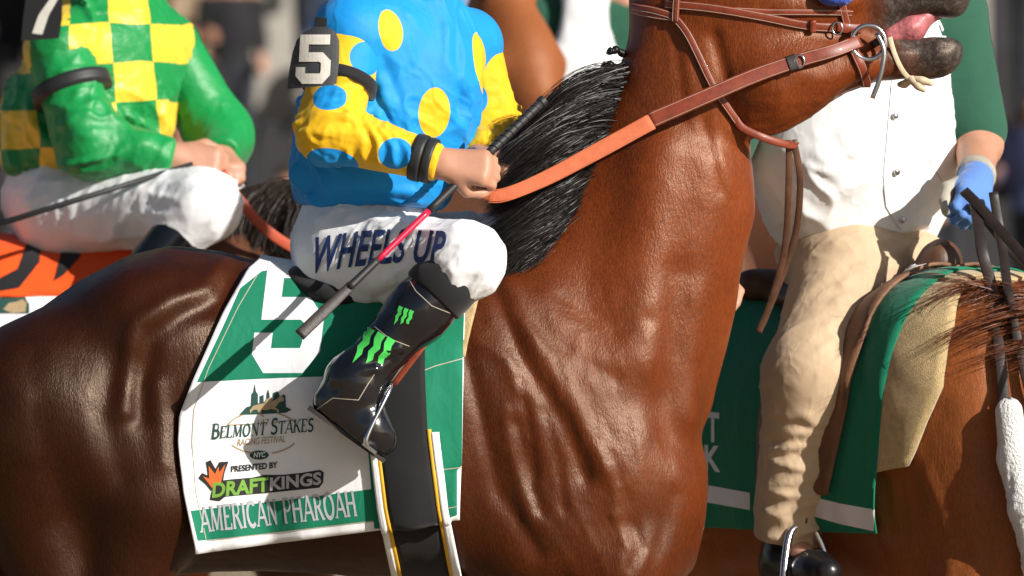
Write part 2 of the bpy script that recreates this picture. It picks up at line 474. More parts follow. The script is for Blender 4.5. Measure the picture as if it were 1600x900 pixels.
def setp(bs, **kw):
    for k, v in kw.items():
        k = k.replace('_', ' ')
        if k in bs.inputs: bs.inputs[k].default_value = (*v, 1) if isinstance(v, tuple) and len(v) == 3 else v
def simple(name, col, rough=.6, var=.25, scale=40, bstr=.25, bdist=.002, metal=0, sheen=0, coat=0, spec=.5, vscale=None):
    m, nt, bs = newmat(name); v = coords(nt)
    n = noisen(nt, v, vscale or scale * .2, 5)
    c = ramp(nt, n, [(.3, tuple(x * (1 - var) for x in col)), (.7, tuple(min(1, x * (1 + var * .6)) for x in col))])
    nt.links.new(c, bs.inputs['Base Color'])
    setp(bs, Roughness=rough, Metallic=metal, Sheen_Weight=sheen, Coat_Weight=coat, Specular_IOR_Level=spec)
    if bstr: nt.links.new(bump(nt, noisen(nt, v, scale, 6), bstr, bdist), bs.inputs['Normal'])
    return m
def cloth(name, col, rough=.75, weave=900, sheen=.2, wr=.5, spec=.25, var=.08, crease=0):
    m, nt, bs = newmat(name); v = coords(nt)
    n = noisen(nt, v, 6, 4)
    c = ramp(nt, n, [(.3, tuple(x * (1 - var) for x in col)), (.7, tuple(min(1, x * (1 + var)) for x in col))])
    nt.links.new(c, bs.inputs['Base Color']); setp(bs, Roughness=rough, Sheen_Weight=sheen, Specular_IOR_Level=spec)
    b1 = bump(nt, noisen(nt, v, weave, 2), .25, .0006)
    b2 = bump(nt, noisen(nt, coords(nt, (1, 1, 1.8)), 22, 5, .5), wr, .006, b1)
    if crease: b2 = crease_bump(nt, crease, b2, (0, R(20), 0))
    nt.links.new(b2, bs.inputs['Normal']); return m
def coat(name, base, dark, lite, spread=.5, rough=.36, centers=None):
    """short shiny horse hair: hair-grain bump, soft patches of darker and redder hair"""
    m, nt, bs = newmat(name); v = coords(nt)
    n = noisen(nt, coords(nt, (1, 1, .7)), 2.6, 5, .6)
    c = ramp(nt, n, [(.5 - spread * .45, dark), (.52, base), (.5 + spread * .5, lite)])
    g = noisen(nt, coords(nt, (1, 1, .35), (0, R(25), 0)), 240, 3, .7)
    c = mixc(nt, ramp(nt, g, [(.35, (0, 0, 0)), (.8, (.4, .4, .4))]), c, tuple(min(1, x * 1.5) for x in lite))
    nt.links.new(c, bs.inputs['Base Color'])
    r = ramp(nt, noisen(nt, v, 5, 4), [(.3, (rough - .05,) * 3), (.7, (rough + .13,) * 3)])
    nt.links.new(r, bs.inputs['Roughness']); setp(bs, Specular_IOR_Level=.34, Specular_Tint=(1.0, .80, .62))
    b = bump(nt, noisen(nt, coords(nt, (1, 1, .3), (0, R(18), 0)), 130, 3, .7), .4, .0016)
    b = bump(nt, g, .8, .0014, b)
    b = bump(nt, noisen(nt, coords(nt, (1, 1, .6), (0, R(-20), 0)), 34, 5, .6), .16, .004, b)
    nt.links.new(b, bs.inputs['Normal']); return m, nt, bs, c
def spots(nt, base, spotcol, lst, edge=.04):
    """sewn-in round panels: (centre, radii, roll about Y in degrees)"""
    col = base; t = nd(nt, 'ShaderNodeTexCoord')
    for c, r, a in lst:
        m = nd(nt, 'ShaderNodeMapping', vector_type='TEXTURE'); m.inputs['Location'].default_value = tuple(c); m.inputs['Rotation'].default_value = (0, R(a), 0); m.inputs['Scale'].default_value = tuple(r)
        nt.links.new(t.outputs['Object'], m.inputs[0])
        ln = nd(nt, 'ShaderNodeVectorMath', operation='LENGTH'); nt.links.new(m.outputs[0], ln.inputs[0])
        f = ramp(nt, ln.outputs['Value'], [(.98 - edge, (1, 1, 1)), (.98, (0, 0, 0))])
        col = mixc(nt, f, col, spotcol)
    return col
def satin(name, col, spotcol=None, lst=(), rough=.42, spec=.5, sheen=.25, wr=.6, glit=True):
    m, nt, bs = newmat(name); v = coords(nt)
    base = ramp(nt, noisen(nt, v, 5, 3), [(.3, tuple(x * .93 for x in col)), (.7, tuple(min(1, x * 1.05) for x in col))])
    c = spots(nt, base, spotcol, lst) if spotcol else base
    nt.links.new(c, bs.inputs['Base Color']); setp(bs, Roughness=rough, Sheen_Weight=sheen, Specular_IOR_Level=spec)
    b1 = bump(nt, noisen(nt, v, 1100, 2), .5 if glit else .2, .0006)
    b2 = bump(nt, noisen(nt, coords(nt, (1, 1, 1.6), (0, R(30), 0)), 17, 5, .5), wr, .008, b1)
    b2 = crease_bump(nt, .17, b2, (0, R(-35), 0), 6, .007)
    nt.links.new(b2, bs.inputs['Normal']); return m
# main palette
MAT = {}
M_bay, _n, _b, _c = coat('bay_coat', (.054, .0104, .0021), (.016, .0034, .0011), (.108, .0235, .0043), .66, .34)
# coat tone by place: darker towards rear and low down, lighter on neck and face
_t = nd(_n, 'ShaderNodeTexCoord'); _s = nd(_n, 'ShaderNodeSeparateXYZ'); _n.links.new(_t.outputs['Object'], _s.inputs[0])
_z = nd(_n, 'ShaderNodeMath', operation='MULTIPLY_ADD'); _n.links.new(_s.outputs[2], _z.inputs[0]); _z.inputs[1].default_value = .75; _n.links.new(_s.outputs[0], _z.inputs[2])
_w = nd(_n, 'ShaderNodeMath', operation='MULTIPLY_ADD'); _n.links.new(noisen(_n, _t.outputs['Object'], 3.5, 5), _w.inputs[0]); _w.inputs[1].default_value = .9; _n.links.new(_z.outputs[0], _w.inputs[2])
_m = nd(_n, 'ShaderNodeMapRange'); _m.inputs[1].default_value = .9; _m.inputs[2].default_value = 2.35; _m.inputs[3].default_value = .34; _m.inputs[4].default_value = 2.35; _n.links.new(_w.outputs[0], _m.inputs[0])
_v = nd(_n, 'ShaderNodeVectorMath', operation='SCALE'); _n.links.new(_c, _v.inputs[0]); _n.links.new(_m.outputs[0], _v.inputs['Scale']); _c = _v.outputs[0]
# dark muzzle, darker points: real colouring of a bay, by place on the animal
def bay_points(nt, bs, c, muzzle, mr, dark, legz=.62):
    t = nd(nt, 'ShaderNodeTexCoord'); mp = nd(nt, 'ShaderNodeMapping', vector_type='TEXTURE'); mp.inputs['Location'].default_value = tuple(muzzle); mp.inputs['Scale'].default_value = mr
    nt.links.new(t.outputs['Object'], mp.inputs[0])
    ln = nd(nt, 'ShaderNodeVectorMath', operation='LENGTH'); nt.links.new(mp.outputs[0], ln.inputs[0])
    nz = noisen(nt, t.outputs['Object'], 14, 5)
    ad = nd(nt, 'ShaderNodeMath', operation='MULTIPLY_ADD'); nt.links.new(nz, ad.inputs[0]); ad.inputs[1].default_value = .7; nt.links.new(ln.outputs['Value'], ad.inputs[2])
    f = ramp(nt, ad.outputs[0], [(.98 / 1.0 * .95, (1, 1, 1)), (1.0, (1, 1, 1))])
    mr_ = nd(nt, 'ShaderNodeMapRange'); mr_.inputs[1].default_value = 1.05; mr_.inputs[2].default_value = 1.5; mr_.inputs[3].default_value = 1; mr_.inputs[4].default_value = 0
    nt.links.new(ad.outputs[0], mr_.inputs[0])
    speck = ramp(nt, noisen(nt, t.outputs['Object'], 90, 6, .7), [(.45, dark), (.62, tuple(x * 2.2 + .012 for x in dark)), (.75, (.16, .135, .12))])
    c = mixc(nt, mr_.outputs[0], c, speck)
    sx = nd(nt, 'ShaderNodeSeparateXYZ'); nt.links.new(t.outputs['Object'], sx.inputs[0])
    lz = nd(nt, 'ShaderNodeMapRange'); lz.inputs[1].default_value = legz; lz.inputs[2].default_value = legz - .2; nt.links.new(sx.outputs[2], lz.inputs[0])
    c = mixc(nt, lz.outputs[0], c, dark)
    nt.links.new(c, bs.inputs['Base Color'])
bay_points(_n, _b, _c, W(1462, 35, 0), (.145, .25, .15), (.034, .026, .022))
M_chest, _n, _b, _c = coat('chestnut_coat', (.22, .062, .016), (.13, .035, .010), (.30, .095, .026), .6, .40)
M_dbay, _n, _b, _c = coat('dark_bay_coat', (.070, .026, .014), (.03, .013, .008), (.12, .045, .022), .6, .40)
M_bay2, _n, _b, _c = coat('light_bay_coat', (.22, .068, .022), (.13, .035, .012), (.30, .10, .035), .6, .42)
def hairmat(name, a, b, rough=.38):
    m, nt, bs = newmat(name); v = coords(nt, (1, 1, 1))
    c = ramp(nt, noisen(nt, v, 60, 3), [(.35, a), (.7, b)]); nt.links.new(c, bs.inputs['Base Color']); setp(bs, Roughness=rough, Specular_IOR_Level=.25)
    return m
M_mane = hairmat('black_mane_hair', (.004, .0035, .0035), (.014, .011, .010), .40)
M_rmane = hairmat('chestnut_mane_hair', (.07, .018, .006), (.19, .058, .018), .42)
M_dmane = hairmat('dark_mane_hair', (.012, .008, .006), (.035, .022, .016), .42)
M_hoof = simple('hoof_horn', (.05, .042, .036), .45)
M_skin = simple('skin', (.47, .235, .15), .5, .16, 160, .25, .0012, vscale=18, spec=.4)
M_hairp = hairmat('person_hair', (.02, .012, .008), (.05, .03, .02), .5)
M_white = cloth('white_cotton', (.80, .80, .80), .8, 900, .1, .15, crease=.16)
M_breech = cloth('white_breeches', (.80, .80, .81), .62, 900, .15, .12, .35, crease=.15)
M_towelw = cloth('white_saddle_cloth', (.78, .78, .79), .8, 700, .1, .12, crease=.12)
M_green = cloth('green_saddle_cloth', (.003, .175, .092), .72, 700, .12, .12, crease=.15)
M_gshirt = cloth('green_polo', (.018, .085, .050), .85, 600, .15, .35)
M_khaki = cloth('khaki_cotton', (.52, .38, .245), .85, 800, .1, .25, var=.12, crease=.2)
M_navy = cloth('navy_thread', (.010, .028, .12), .55, 1500, .1, .1)
M_blackcl = cloth('black_elastic', (.010, .010, .011), .8, 500, .15, .12)
M_boot = simple('black_patent_leather', (.006, .006, .008), .16, .2, 60, .25, .003, coat=.6)
M_bootm = simple('black_dress_leather', (.009, .009, .010), .32, .2, 160, .2, .002, coat=.2)
M_sole = simple('boot_sole', (.035, .03, .026), .75, .3, 120, .4, .003)
M_rleather = simple('red_brown_leather', (.20, .036, .015), .42, .28, 260, .25, .0012, coat=.05, spec=.35)
M_bleather = simple('brown_leather', (.10, .043, .022), .5, .4, 120, .4, .002, vscale=22)
M_tleather = simple('worn_tan_leather', (.19, .088, .044), .6, .4, 90, .45, .003, vscale=16)
M_dleather = simple('dark_leather', (.022, .013, .010), .5, .3, 160, .3, .0015)
M_steel = simple('steel', (.62, .62, .64), .2, .1, 80, .08, .0006, metal=1)
M_brass = simple('brass', (.6, .42, .18), .3, .1, 80, .1, .0006, metal=1)
M_rubber = simple('black_rubber', (.018, .018, .019), .55, .2, 200, .3, .001)
M_grip = simple('orange_rein_rubber', (.56, .135, .05), .7, .15, 300, .3, .001)
M_stitch = simple('pale_stitching', (.45, .38, .30), .8, .1, 300, 0)
M_red = simple('red_whip_shaft', (.62, .012, .055), .3, .08, 100, .05, .0005, coat=.3)
M_yel = simple('yellow_trim', (.72, .40, .02), .6, .1, 200, .1, .001)
M_felt = simple('cream_felt', (.50, .36, .17), .95, .2, 350, .8, .004, sheen=.3)
M_fleece = simple('white_fleece', (.78, .77, .75), .95, .08, 160, 1.0, .012, sheen=.3)
M_gold = simple('gold_thread', (.40, .29, .16), .6, .1, 400, .2, .0006)
M_dkgreen = simple('dark_green_thread', (.008, .06, .045), .7, .1, 400, .2, .0006)
M_blk = simple('black_thread', (.010, .010, .010), .7, .1, 400, .2, .0006)
M_silver = simple('silver_thread', (.42, .43, .46), .5, .15, 400, .2, .0006)
M_lime = simple('lime_thread', (.16, .36, .04), .6, .15, 400, .2, .0006)
M_orange = simple('orange_thread', (.75, .13, .02), .6, .15, 400, .2, .0006)
M_claw = simple('bright_green_print', (.07, .62, .10), .5, .08, 400, .1, .0004)
M_tongue = simple('tongue', (.50, .15, .16), .42, .4, 90, .8, .004, vscale=45, coat=.12)
M_mouth = simple('mouth_lining', (.05, .016, .016), .4, .3, 60, .3, .003)
M_ortowel = cloth('orange_saddle_cloth', (.85, .085, .008), .7, 700, .1, .4)
M_helmet = simple('helmet_shell', (.012, .10, .30), .3, .1, 60, .05, .001, coat=.4)
M_cream = simple('tongue_tie', (.62, .50, .34), .85, .15, 300, .4, .001)
M_bluefl = simple('blue_fleece', (.01, .07, .50), .95, .3, 160, 1.0, .012, sheen=.3)
M_glove = cloth('blue_glove_cloth', (.10, .22, .55), .75, 700, .2, .6)
M_glovep = cloth('grey_glove_leather', (.40, .37, .30), .7, 500, .1, .7, var=.2)
# (the scene)
# ------------------------------------------------------------------ the setting
def ground():
    m, nt, bs = newmat('dirt_track'); v = coords(nt)
    c = ramp(nt, noisen(nt, v, 1.2, 8, .65), [(.3, (.26, .19, .115)), (.7, (.40, .30, .19))])
    nt.links.new(c, bs.inputs['Base Color']); setp(bs, Roughness=.95)
    nt.links.new(bump(nt, noisen(nt, v, 9, 8, .7), .8, .05), bs.inputs['Normal'])
    n = 60; xs = np.concatenate([-np.geomspace(900, 2, n // 2), np.geomspace(2, 900, n // 2)]); 
    V = [(x, y, .012 * float(noise(np.array([[x * .7, y * .7, 0]]), 3)[0]) - .012) for y in xs for x in xs]
    F = [(j * n + i, j * n + i + 1, (j + 1) * n + i + 1, (j + 1) * n + i) for j in range(n - 1) for i in range(n - 1)]
    tag(mk('ground', V, F, m), kind='structure')
ground()

# ------------------------------------------------------------------ horses
def horse_prims(rot=0.0, turn=0.0, mouth=True, piv=L(930, 600), hrot=0.0):
    def P(px, py, y=0.): return L(px, py, y)
    body = [loft([(*P(x, t)[[0]], P(0, t)[2], P(0, b)[2], w) for x, t, b, w in (
        (-62, 640, 740, .06), (-45, 605, 790, .12), (0, 553, 840, .19), (60, 485, 870, .235), (130, 434, 890, .265), (200, 399, 900, .283), (265, 383, 900, .285), (340, 392, 893, .272),
        (420, 412, 893, .268), (520, 432, 897, .285), (620, 440, 908, .30), (720, 430, 925, .292), (790, 425, 945, .262), (860, 450, 955, .235), (940, 520, 955, .225), (1000, 600, 945, .212), (1052, 690, 920, .17), (1078, 740, 890, .10))], .06)]
    for s in (-1, 1):
        body += [
            ell(P(112, 625, s * .13), (.225, .150, .185), .07),                # croup and buttock
            ell(P(232, 508, s * .15), (.14, .115, .115), .07),
            rc(P(60, 640, s * .15), P(245, 770, s * .185), .175, .115, .09),  # thigh to stifle
            rc(P(45, 720, s * .14), P(120, 1010, s * .165), .165, .085, .06),
            ell(P(272, 742, s * .195), (.085, .065, .13), .06),
            rc(P(235, 790, s * .19), P(140, 1120, s * .17), .118, .062, .05),  # gaskin
            rc(P(140, 1120, s * .17), P(150, 1150, s * .17), .062, .055, .04),
            rc(P(105, 1118, s * .17), P(140, 1150, s * .17), .03, .045, .03),  # hock point
            rc(P(150, 1150, s * .17), P(165, 1400, s * .17), .046, .038, .03),
            rc(P(165, 1400, s * .17), P(172, 1425, s * .17), .048, .046, .03),
            rc(P(172, 1425, s * .17), P(205, 1500, s * .17), .042, .048, .03),
            rc(P(206, 1505, s * .17), P(214, 1552, s * .17), .055, .066, .02),
            # shoulder, arm, foreleg
            ell(P(850, 640, s * .15), (.19, .105, .30), .10, roty(R(-22))),
            ell(P(950, 770, s * .135), (.155, .095, .17), .09, roty(R(30))),
            ell(P(840, 830, s * .175), (.15, .085, .13), .08),
            ell(P(988, 850, s * .125), (.088, .09, .13), .05),
            rc(P(960, 890, s * .16), P(1000, 1150, s * .15), .105, .058, .06),
            rc(P(1000, 1150, s * .15), P(1004, 1195, s * .15), .062, .056, .03),
            rc(P(1004, 1195, s * .15), P(1004, 1400, s * .15), .044, .038, .03),
            rc(P(1004, 1400, s * .15), P(1006, 1425, s * .15), .048, .046, .03),
            rc(P(1006, 1425, s * .15), P(1040, 1500, s * .15), .040, .047, .03),
            rc(P(1042, 1505, s * .15), P(1052, 1552, s * .15), .055, .066, .02),
            ell(P(1040, 800, s * .085), (.068, .085, .15), .05),             # breast muscle
        ]
    body += [ell(P(770, 470, 0), (.17, .085, .075), .07)]                    # withers
    up = []
    up += [rc(P(862, 650), P(955, 455), .325, .248, .12, 1.75), rc(P(955, 455), P(1032, 300), .248, .183, .08, 1.7), rc(P(1036, 300), P(1068, 150), .188, .135, .06, 1.6), rc(P(1068, 150), P(1075, 0), .135, .112, .05, 1.5), rc(P(1075, 0), P(1072, -70), .112, .085, .05, 1.4)]
    up += [rc(P(1066, 620, 0), P(1098, 330, 0), .045, .042, .07)]             # windpipe
    for s in (-1, 1):
        up += [rc(P(985, 560, s * .12), P(1030, 250, s * .075), .085, .045, .08), rc(P(1050, 640, s * .11), P(1098, 260, s * .06), .050, .035, .06)]
    hd = [rc(P(1060, -50), P(1170, -35), .09, .13, .05, 1.25), rc(P(1170, -30), P(1330, -45), .15, .095, .05, 1.45), rc(P(1330, -45), P(1450, -30), .095, .067, .04, 1.2)]
    for s in (-1, 1):
        hd += [ell(P(1190, 84, s * .062), (.165, .043, .180), .05), rc(P(1205, 130, s * .05), P(1330, 100, s * .036), .085, .050, .05), rc(P(1225, 20, s * .078), P(1330, 5, s * .06), .02, .014, .04),
               rc(P(1330, 98, s * .03), P(1400, 90, s * .02), .048, .038, .03),
               ell(P(1180, -80, s * .095), (.035, .022, .026), .03)]
        hd += [rc(P(1035, -70, s * .06), P(1015, -130, s * .075), .03, .028, .02), rc(P(1015, -130, s * .075), P(1000, -185, s * .07), .028, .006, .02)]
    hd += [ell(P(1462, -22), (.075, .062, .058), .03), ell(P(1488, -6), (.038, .052, .050), .025), rc(P(1380, 12), P(1470, 2), .035, .026, .03, .62)]
    hd += [rc(P(1395, 92), P(1462, 84), .040, .045, .03, .85), ell(P(1468, 86), (.044, .047, .048), .022), ell(P(1482, 64), (.020, .034, .016), .02), ell(P(1487, 80), (.022, .036, .026), .02), ell(P(1440, 108), (.035, .036, .020), .02)]
    for s in (-1, 1): hd += [ell(P(1478, -38, s * .055), (.026, .016, .018), .012, None, True)]
    if mouth: hd += [rc(P(1300, 40), P(1384, 46), .065, .040, .03, 1.0)]
    if mouth: hd += [rc(P(1398, 49), P(1540, 44), .012, .026, .012, .4, True)]
    if hrot:
        Mh = roty(hrot); pp = P(1065, -20)
        for q in hd:
            for k in ('a', 'b', 'c'):
                if k in q: q[k] = pp + Mh @ (q[k] - pp)
            if q['t'] == 'el': q['rot'] = Mh if q['rot'] is None else Mh @ q['rot']
    up += hd
    if rot or turn:
        Mr = rotz(turn) @ roty(rot)
        for q in up:
            for k in ('a', 'b', 'c'):
                if k in q: q[k] = piv + Mr @ (q[k] - piv)
            if q['t'] == 'el': q['rot'] = Mr if q['rot'] is None else Mr @ q['rot']
            if q['t'] == 'rc' and q['s'] != 1 and abs(turn) > .2: q['s'] = 1 + (q['s'] - 1) * .3; q['r1'] *= .8; q['r2'] *= .8
    return body + up
def lx(pts, y=0): return [L(a, b, y) for a, b in pts]
MUSC = [  # grooves (-) and raised edges (+) seen on the coat
    (lx([(775, 455), (815, 553), (881, 660), (913, 740)]), -.013, .020), (lx([(795, 445), (840, 545), (905, 650), (940, 730)]), .008, .022),
    (lx([(728, 548), (753, 644), (780, 761), (839, 857)]), -.011, .018), (lx([(807, 660), (822, 720), (844, 793)]), -.010, .015), (lx([(790, 640), (806, 720), (826, 800)]), .006, .016),
    (lx([(745, 530), (790, 560), (815, 610)]), .006, .014), (lx([(812, 590), (830, 680), (838, 740)]), -.006, .010), (lx([(850, 640), (872, 720), (880, 790)]), -.006, .010),
    (lx([(1062, 430), (1050, 560), (1038, 700), (1030, 800)]), -.009, .034), (lx([(1010, 480), (1015, 650)]), .004, .04),
    (lx([(990, 815), (1000, 850), (985, 880)]), -.007, .014), (lx([(965, 800), (972, 850), (965, 890)]), .004, .016), (lx([(1055, 770), (1035, 830), (1010, 900)]), -.007, .018),
    (lx([(880, 470), (960, 510), (1010, 500)]), -.005, .02), (lx([(800, 470), (900, 560), (960, 590)]), -.005, .018), (lx([(930, 700), (955, 760), (960, 800)]), .006, .014),
    (lx([(1115, 60), (1132, 130), (1150, 190)]), -.014, .016), (lx([(1065, 60), (1075, 130), (1085, 200)]), .005, .018), (lx([(1055, 50), (1060, 110), (1070, 180)]), -.006, .012), (lx([(1105, 170), (1122, 240), (1140, 300)]), .004, .014), (lx([(1100, 190), (1110, 240), (1124, 300)]), -.004, .012),
    (lx([(1205, 215), (1290, 170), (1350, 128)]), -.010, .012), (lx([(1230, 110), (1290, 130), (1340, 100)]), .006, .03), (lx([(1200, 30), (1290, 60), (1350, 45)]), -.005, .02),
    (lx([(1392, 72), (1430, 74), (1478, 70)]), -.004, .006), (lx([(1400, 108), (1440, 114), (1470, 108)]), -.003, .008), (lx([(1372, 48), (1384, 66), (1398, 96)]), -.006, .006), (lx([(1362, 52), (1376, 76), (1386, 104)]), -.004, .005), (lx([(1395, 12), (1440, 0), (1490, 6)]), -.003, .007),
    (lx([(352, 405), (325, 450), (275, 470), (222, 505), (208, 560), (205, 640)]), .014, .022), (lx([(372, 420), (345, 470), (290, 495), (245, 530), (232, 590), (226, 650)]), -.012, .022),
    (lx([(300, 640), (312, 720), (335, 800)]), -.012, .03), (lx([(195, 560), (172, 640), (200, 740)]), -.010, .03), (lx([(60, 560), (80, 680), (120, 800)]), -.006, .03), (lx([(250, 600), (262, 660), (262, 720)]), .010, .022),
]
def coatpost(v, n):
    return .0014 * noise(v * 14, 3) + .0006 * noise(v * np.array([60, 60, 22.]), 4) * (np.abs(n[:, 1]) > .3)
def skinmask(v):   # loose skin on shoulder and base of the neck
    return np.clip((v[:, 0] + .16) / .12, 0, 1) * np.clip((.42 - v[:, 0]) / .15, 0, 1) * np.clip((1.66 - v[:, 2]) / .2, 0, 1) * np.clip((v[:, 2] - .8) / .2, 0, 1)
def facemask(v): return np.clip((v[:, 0] - .45) / .1, 0, 1) * np.clip((v[:, 2] - 1.85) / .05, 0, 1)
print('horse')
hv, hf = surf(horse_prims(), .0085, [folds([(p, a * .75, w * 1.05) for p, a, w in MUSC], True), creases(.0030, (.42, 0, -1), 3.5, 17, 301, skinmask, .25), creases(.0018, (.25, 0, -1), 5, 34, 305, skinmask, .3), creases(.002, (1, 0, .1), 6, 30, 307, facemask, .3), coatpost])
H_BVH = bvh_of(hv, hf)
horse = root('racehorse', (-.3, 0, 0), 'glossy bay racehorse with black mane and open mouth carrying the blue-and-yellow jockey', 'horse')
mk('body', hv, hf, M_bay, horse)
def cast(px, py, bvh=None, off=0.0):
    o, d = ray(px, py); h = (bvh or H_BVH).ray_cast(o, d)
    if h[0] is None: return None
    return np.array(h[0]) + np.array(h[1]) * off
def near(p, bvh, off):
    h = bvh.find_nearest(Vector(p)); n = h[1]
    return np.array(h[0] + n * off), np.array(n)
# hooves, eyes
def hoof(c, parent, M=None):
    v = []; f = []
    for i, (z, r, dx) in enumerate(((0, .072, .03), (.05, .066, .012), (.085, .058, 0))):
        for j in range(16):
            a = j * math.pi / 8; v.append(np.array([c[0] + dx + r * 1.1 * math.cos(a), c[1] + r * math.sin(a), z]))
    for i in range(2):
        for j in range(16): f.append((i * 16 + j, i * 16 + (j + 1) % 16, (i + 1) * 16 + (j + 1) % 16, (i + 1) * 16 + j))
    f.append(tuple(range(16))[::-1]); f.append(tuple(32 + j for j in range(16)))
    v = np.array(v)
    if M is not None: v = v @ M[:3, :3].T + M[:3, 3]
    mk('hoof', v, f, M_hoof, parent)
def hooves(parent, M=None):
    for s in (-1, 1):
        hoof(L(210, 0, s * .17), parent, M); hoof(L(1047, 0, s * .15), parent, M)
def eyes(parent, xf=lambda p: p):
    for s in (-1, 1):
        v, f = surf([ell(xf(L(1182, -80, s * .108)), (.021, .021, .021))], .006); mk('eye', v, f, M_boot, parent)
hooves(horse); eyes(horse)
# tongue and mouth lining
tg, tf = surf([rc(W(1390, 56), W(1425, 44), .030, .030, .02, .6), rc(W(1425, 44), W(1452, 22), .027, .017, .02, .6), rc(W(1448, 24), W(1466, 22), .016, .008, .02, .6)], .005, wrinkle(.002, (30, 30, 60), 3))
mk('tongue', tg, tf, M_tongue, horse)
v, f = surf([rc(W(1350, 52), W(1420, 34), .030, .022, .02, .9), rc(W(1420, 32), W(1470, 22), .02, .012, .02, .8)], .006); mk('palate', v, f, M_mouth, horse)

# hair locks: thin tapering ribbons, two crossed faces each
def strands(roots, n, fn, w=.0016, seg=9, seed=1):
    rnd = random.Random(seed); V = []; F = []
    for i in range(n):
        P = fn(rnd)
        m = len(P); T = np.gradient(P, axis=0); T /= np.linalg.norm(T, axis=1)[:, None] + 1e-9
        a = rnd.uniform(0, math.pi); r = np.array([math.cos(a), math.sin(a), rnd.uniform(-.5, .5)]); s = np.cross(T, r); s /= np.linalg.norm(s, axis=1)[:, None] + 1e-9
        o = len(V); ww = w * rnd.uniform(.6, 1.5)
        for j in range(m):
            k = ww * (1 - .85 * (j / (m - 1)) ** 2); V.append(P[j] - s[j] * k); V.append(P[j] + s[j] * k)
        for j in range(m - 1): F.append((o + 2 * j, o + 2 * j + 1, o + 2 * j + 3, o + 2 * j + 2))
    return np.array(V), F
def interp(P, t):
    P = np.array(P, float); x = t * (len(P) - 1); i = min(int(x), len(P) - 2); return P[i] + (P[i + 1] - P[i]) * (x - i)
def locks(root_line, end_line, mid_off, n, seed, spread=.03, lock=40, seg=9, w=.0016, droop=.0):
    """locks of hair from a root line to an end line; each lock is a bundle that narrows to its end"""
    rl = random.Random(seed); cent = [(rl.random(), rl.gauss(0, 1), rl.gauss(0, 1), rl.uniform(.75, 1.08)) for _ in range(lock)]
    def fn(r):
        t0, g1, g2, ln = cent[r.randrange(lock)]
        t = min(1, max(0, t0 + r.gauss(0, .035)))
        A = interp(root_line, t); B = interp(end_line, min(1, max(0, t0 + r.gauss(0, .012))))
        A = A + np.array([r.gauss(0, .011), r.gauss(0, .012), r.gauss(0, .009)])
        B = A + (B - A) * ln * r.uniform(.8, 1.05) + np.array([g1, .8 * g2, g1 * .5 - g2 * .5]) * spread * .8 + np.array([r.gauss(0, .3), r.gauss(0, .3), r.gauss(0, .3)]) * spread
        M = (A + B) / 2 + interp(mid_off, t0) + np.array([g2, g1, -g1]) * spread * .4 + np.array([r.gauss(0, .2), r.gauss(0, .25), r.gauss(0, .2)]) * spread
        s = np.linspace(0, 1, seg)[:, None]
        P = (1 - s) ** 2 * A + 2 * s * (1 - s) * M + s * s * B
        P[:, 2] -= droop * (s[:, 0] ** 2)
        return P
    return strands(None, n, fn, w, seg, seed)
mr = [W(978, 112, -.02), W(952, 185, -.03), W(925, 255, -.04), W(893, 318, -.05), W(850, 378, -.06), W(812, 415, -.06)]
me = [W(768, 262, -.12), W(772, 285, -.14), W(775, 345, -.16), W(778, 400, -.17), W(785, 440, -.17), W(790, 446, -.15)]
mo = [np.array([-.01, -.05, .085]), np.array([.02, -.06, .07]), np.array([.06, -.07, .055]), np.array([.07, -.07, .045]), np.array([.05, -.06, .03]), np.array([.02, -.03, .02])]
v, f = locks(mr, me, mo, 36000, 3, .028, 150, 11, .00065)
mk('mane', v, f, M_mane, horse)
# solid root of the mane so no gaps show through to the far side
v, f = surf(chain([W(972, 120, -.01), W(945, 195, -.015), W(905, 275, -.03), W(868, 335, -.04), W(825, 400, -.05)], [.012, .034, .05, .055, .03], .04, 1.0), .01, wrinkle(.008, (14, 14, 60), 5))
mk('mane_base', v, f, M_mane, horse)
for px, py in ((953, 78), (944, 101)):       # plaited knots on the crest
    P = [W(px + 24 - 26 * t, py + 4 - 4 * t + 2 * math.sin(t * 9), -.02 - .02 * t) for t in np.linspace(0, 1, 12)]
    v, f = tube(P, [.006 + .004 * abs(math.sin(t * 8)) for t in np.linspace(0, 1, 12)], 8); mk('mane_plait', v, f, M_mane, horse)
# tail
tr = [L(-60, 560, -.03), L(-62, 570, 0), L(-60, 560, .03)]; te = [L(-95, 1250, -.09), L(-120, 1300, 0), L(-95, 1250, .09)]
v, f = locks(tr, te, [np.array([-.16, 0, .28])] * 3, 2600, 9, .05, 40, 14, .0022); mk('tail', v, f, M_mane, horse)
v, f = surf(chain([L(-40, 545), L(-75, 590), L(-95, 720), L(-100, 900), L(-105, 1100)], [.03, .04, .05, .05, .02], .05), .014, wrinkle(.012, (30, 30, 5), 5)); mk('tail_core', v, f, M_mane, horse)

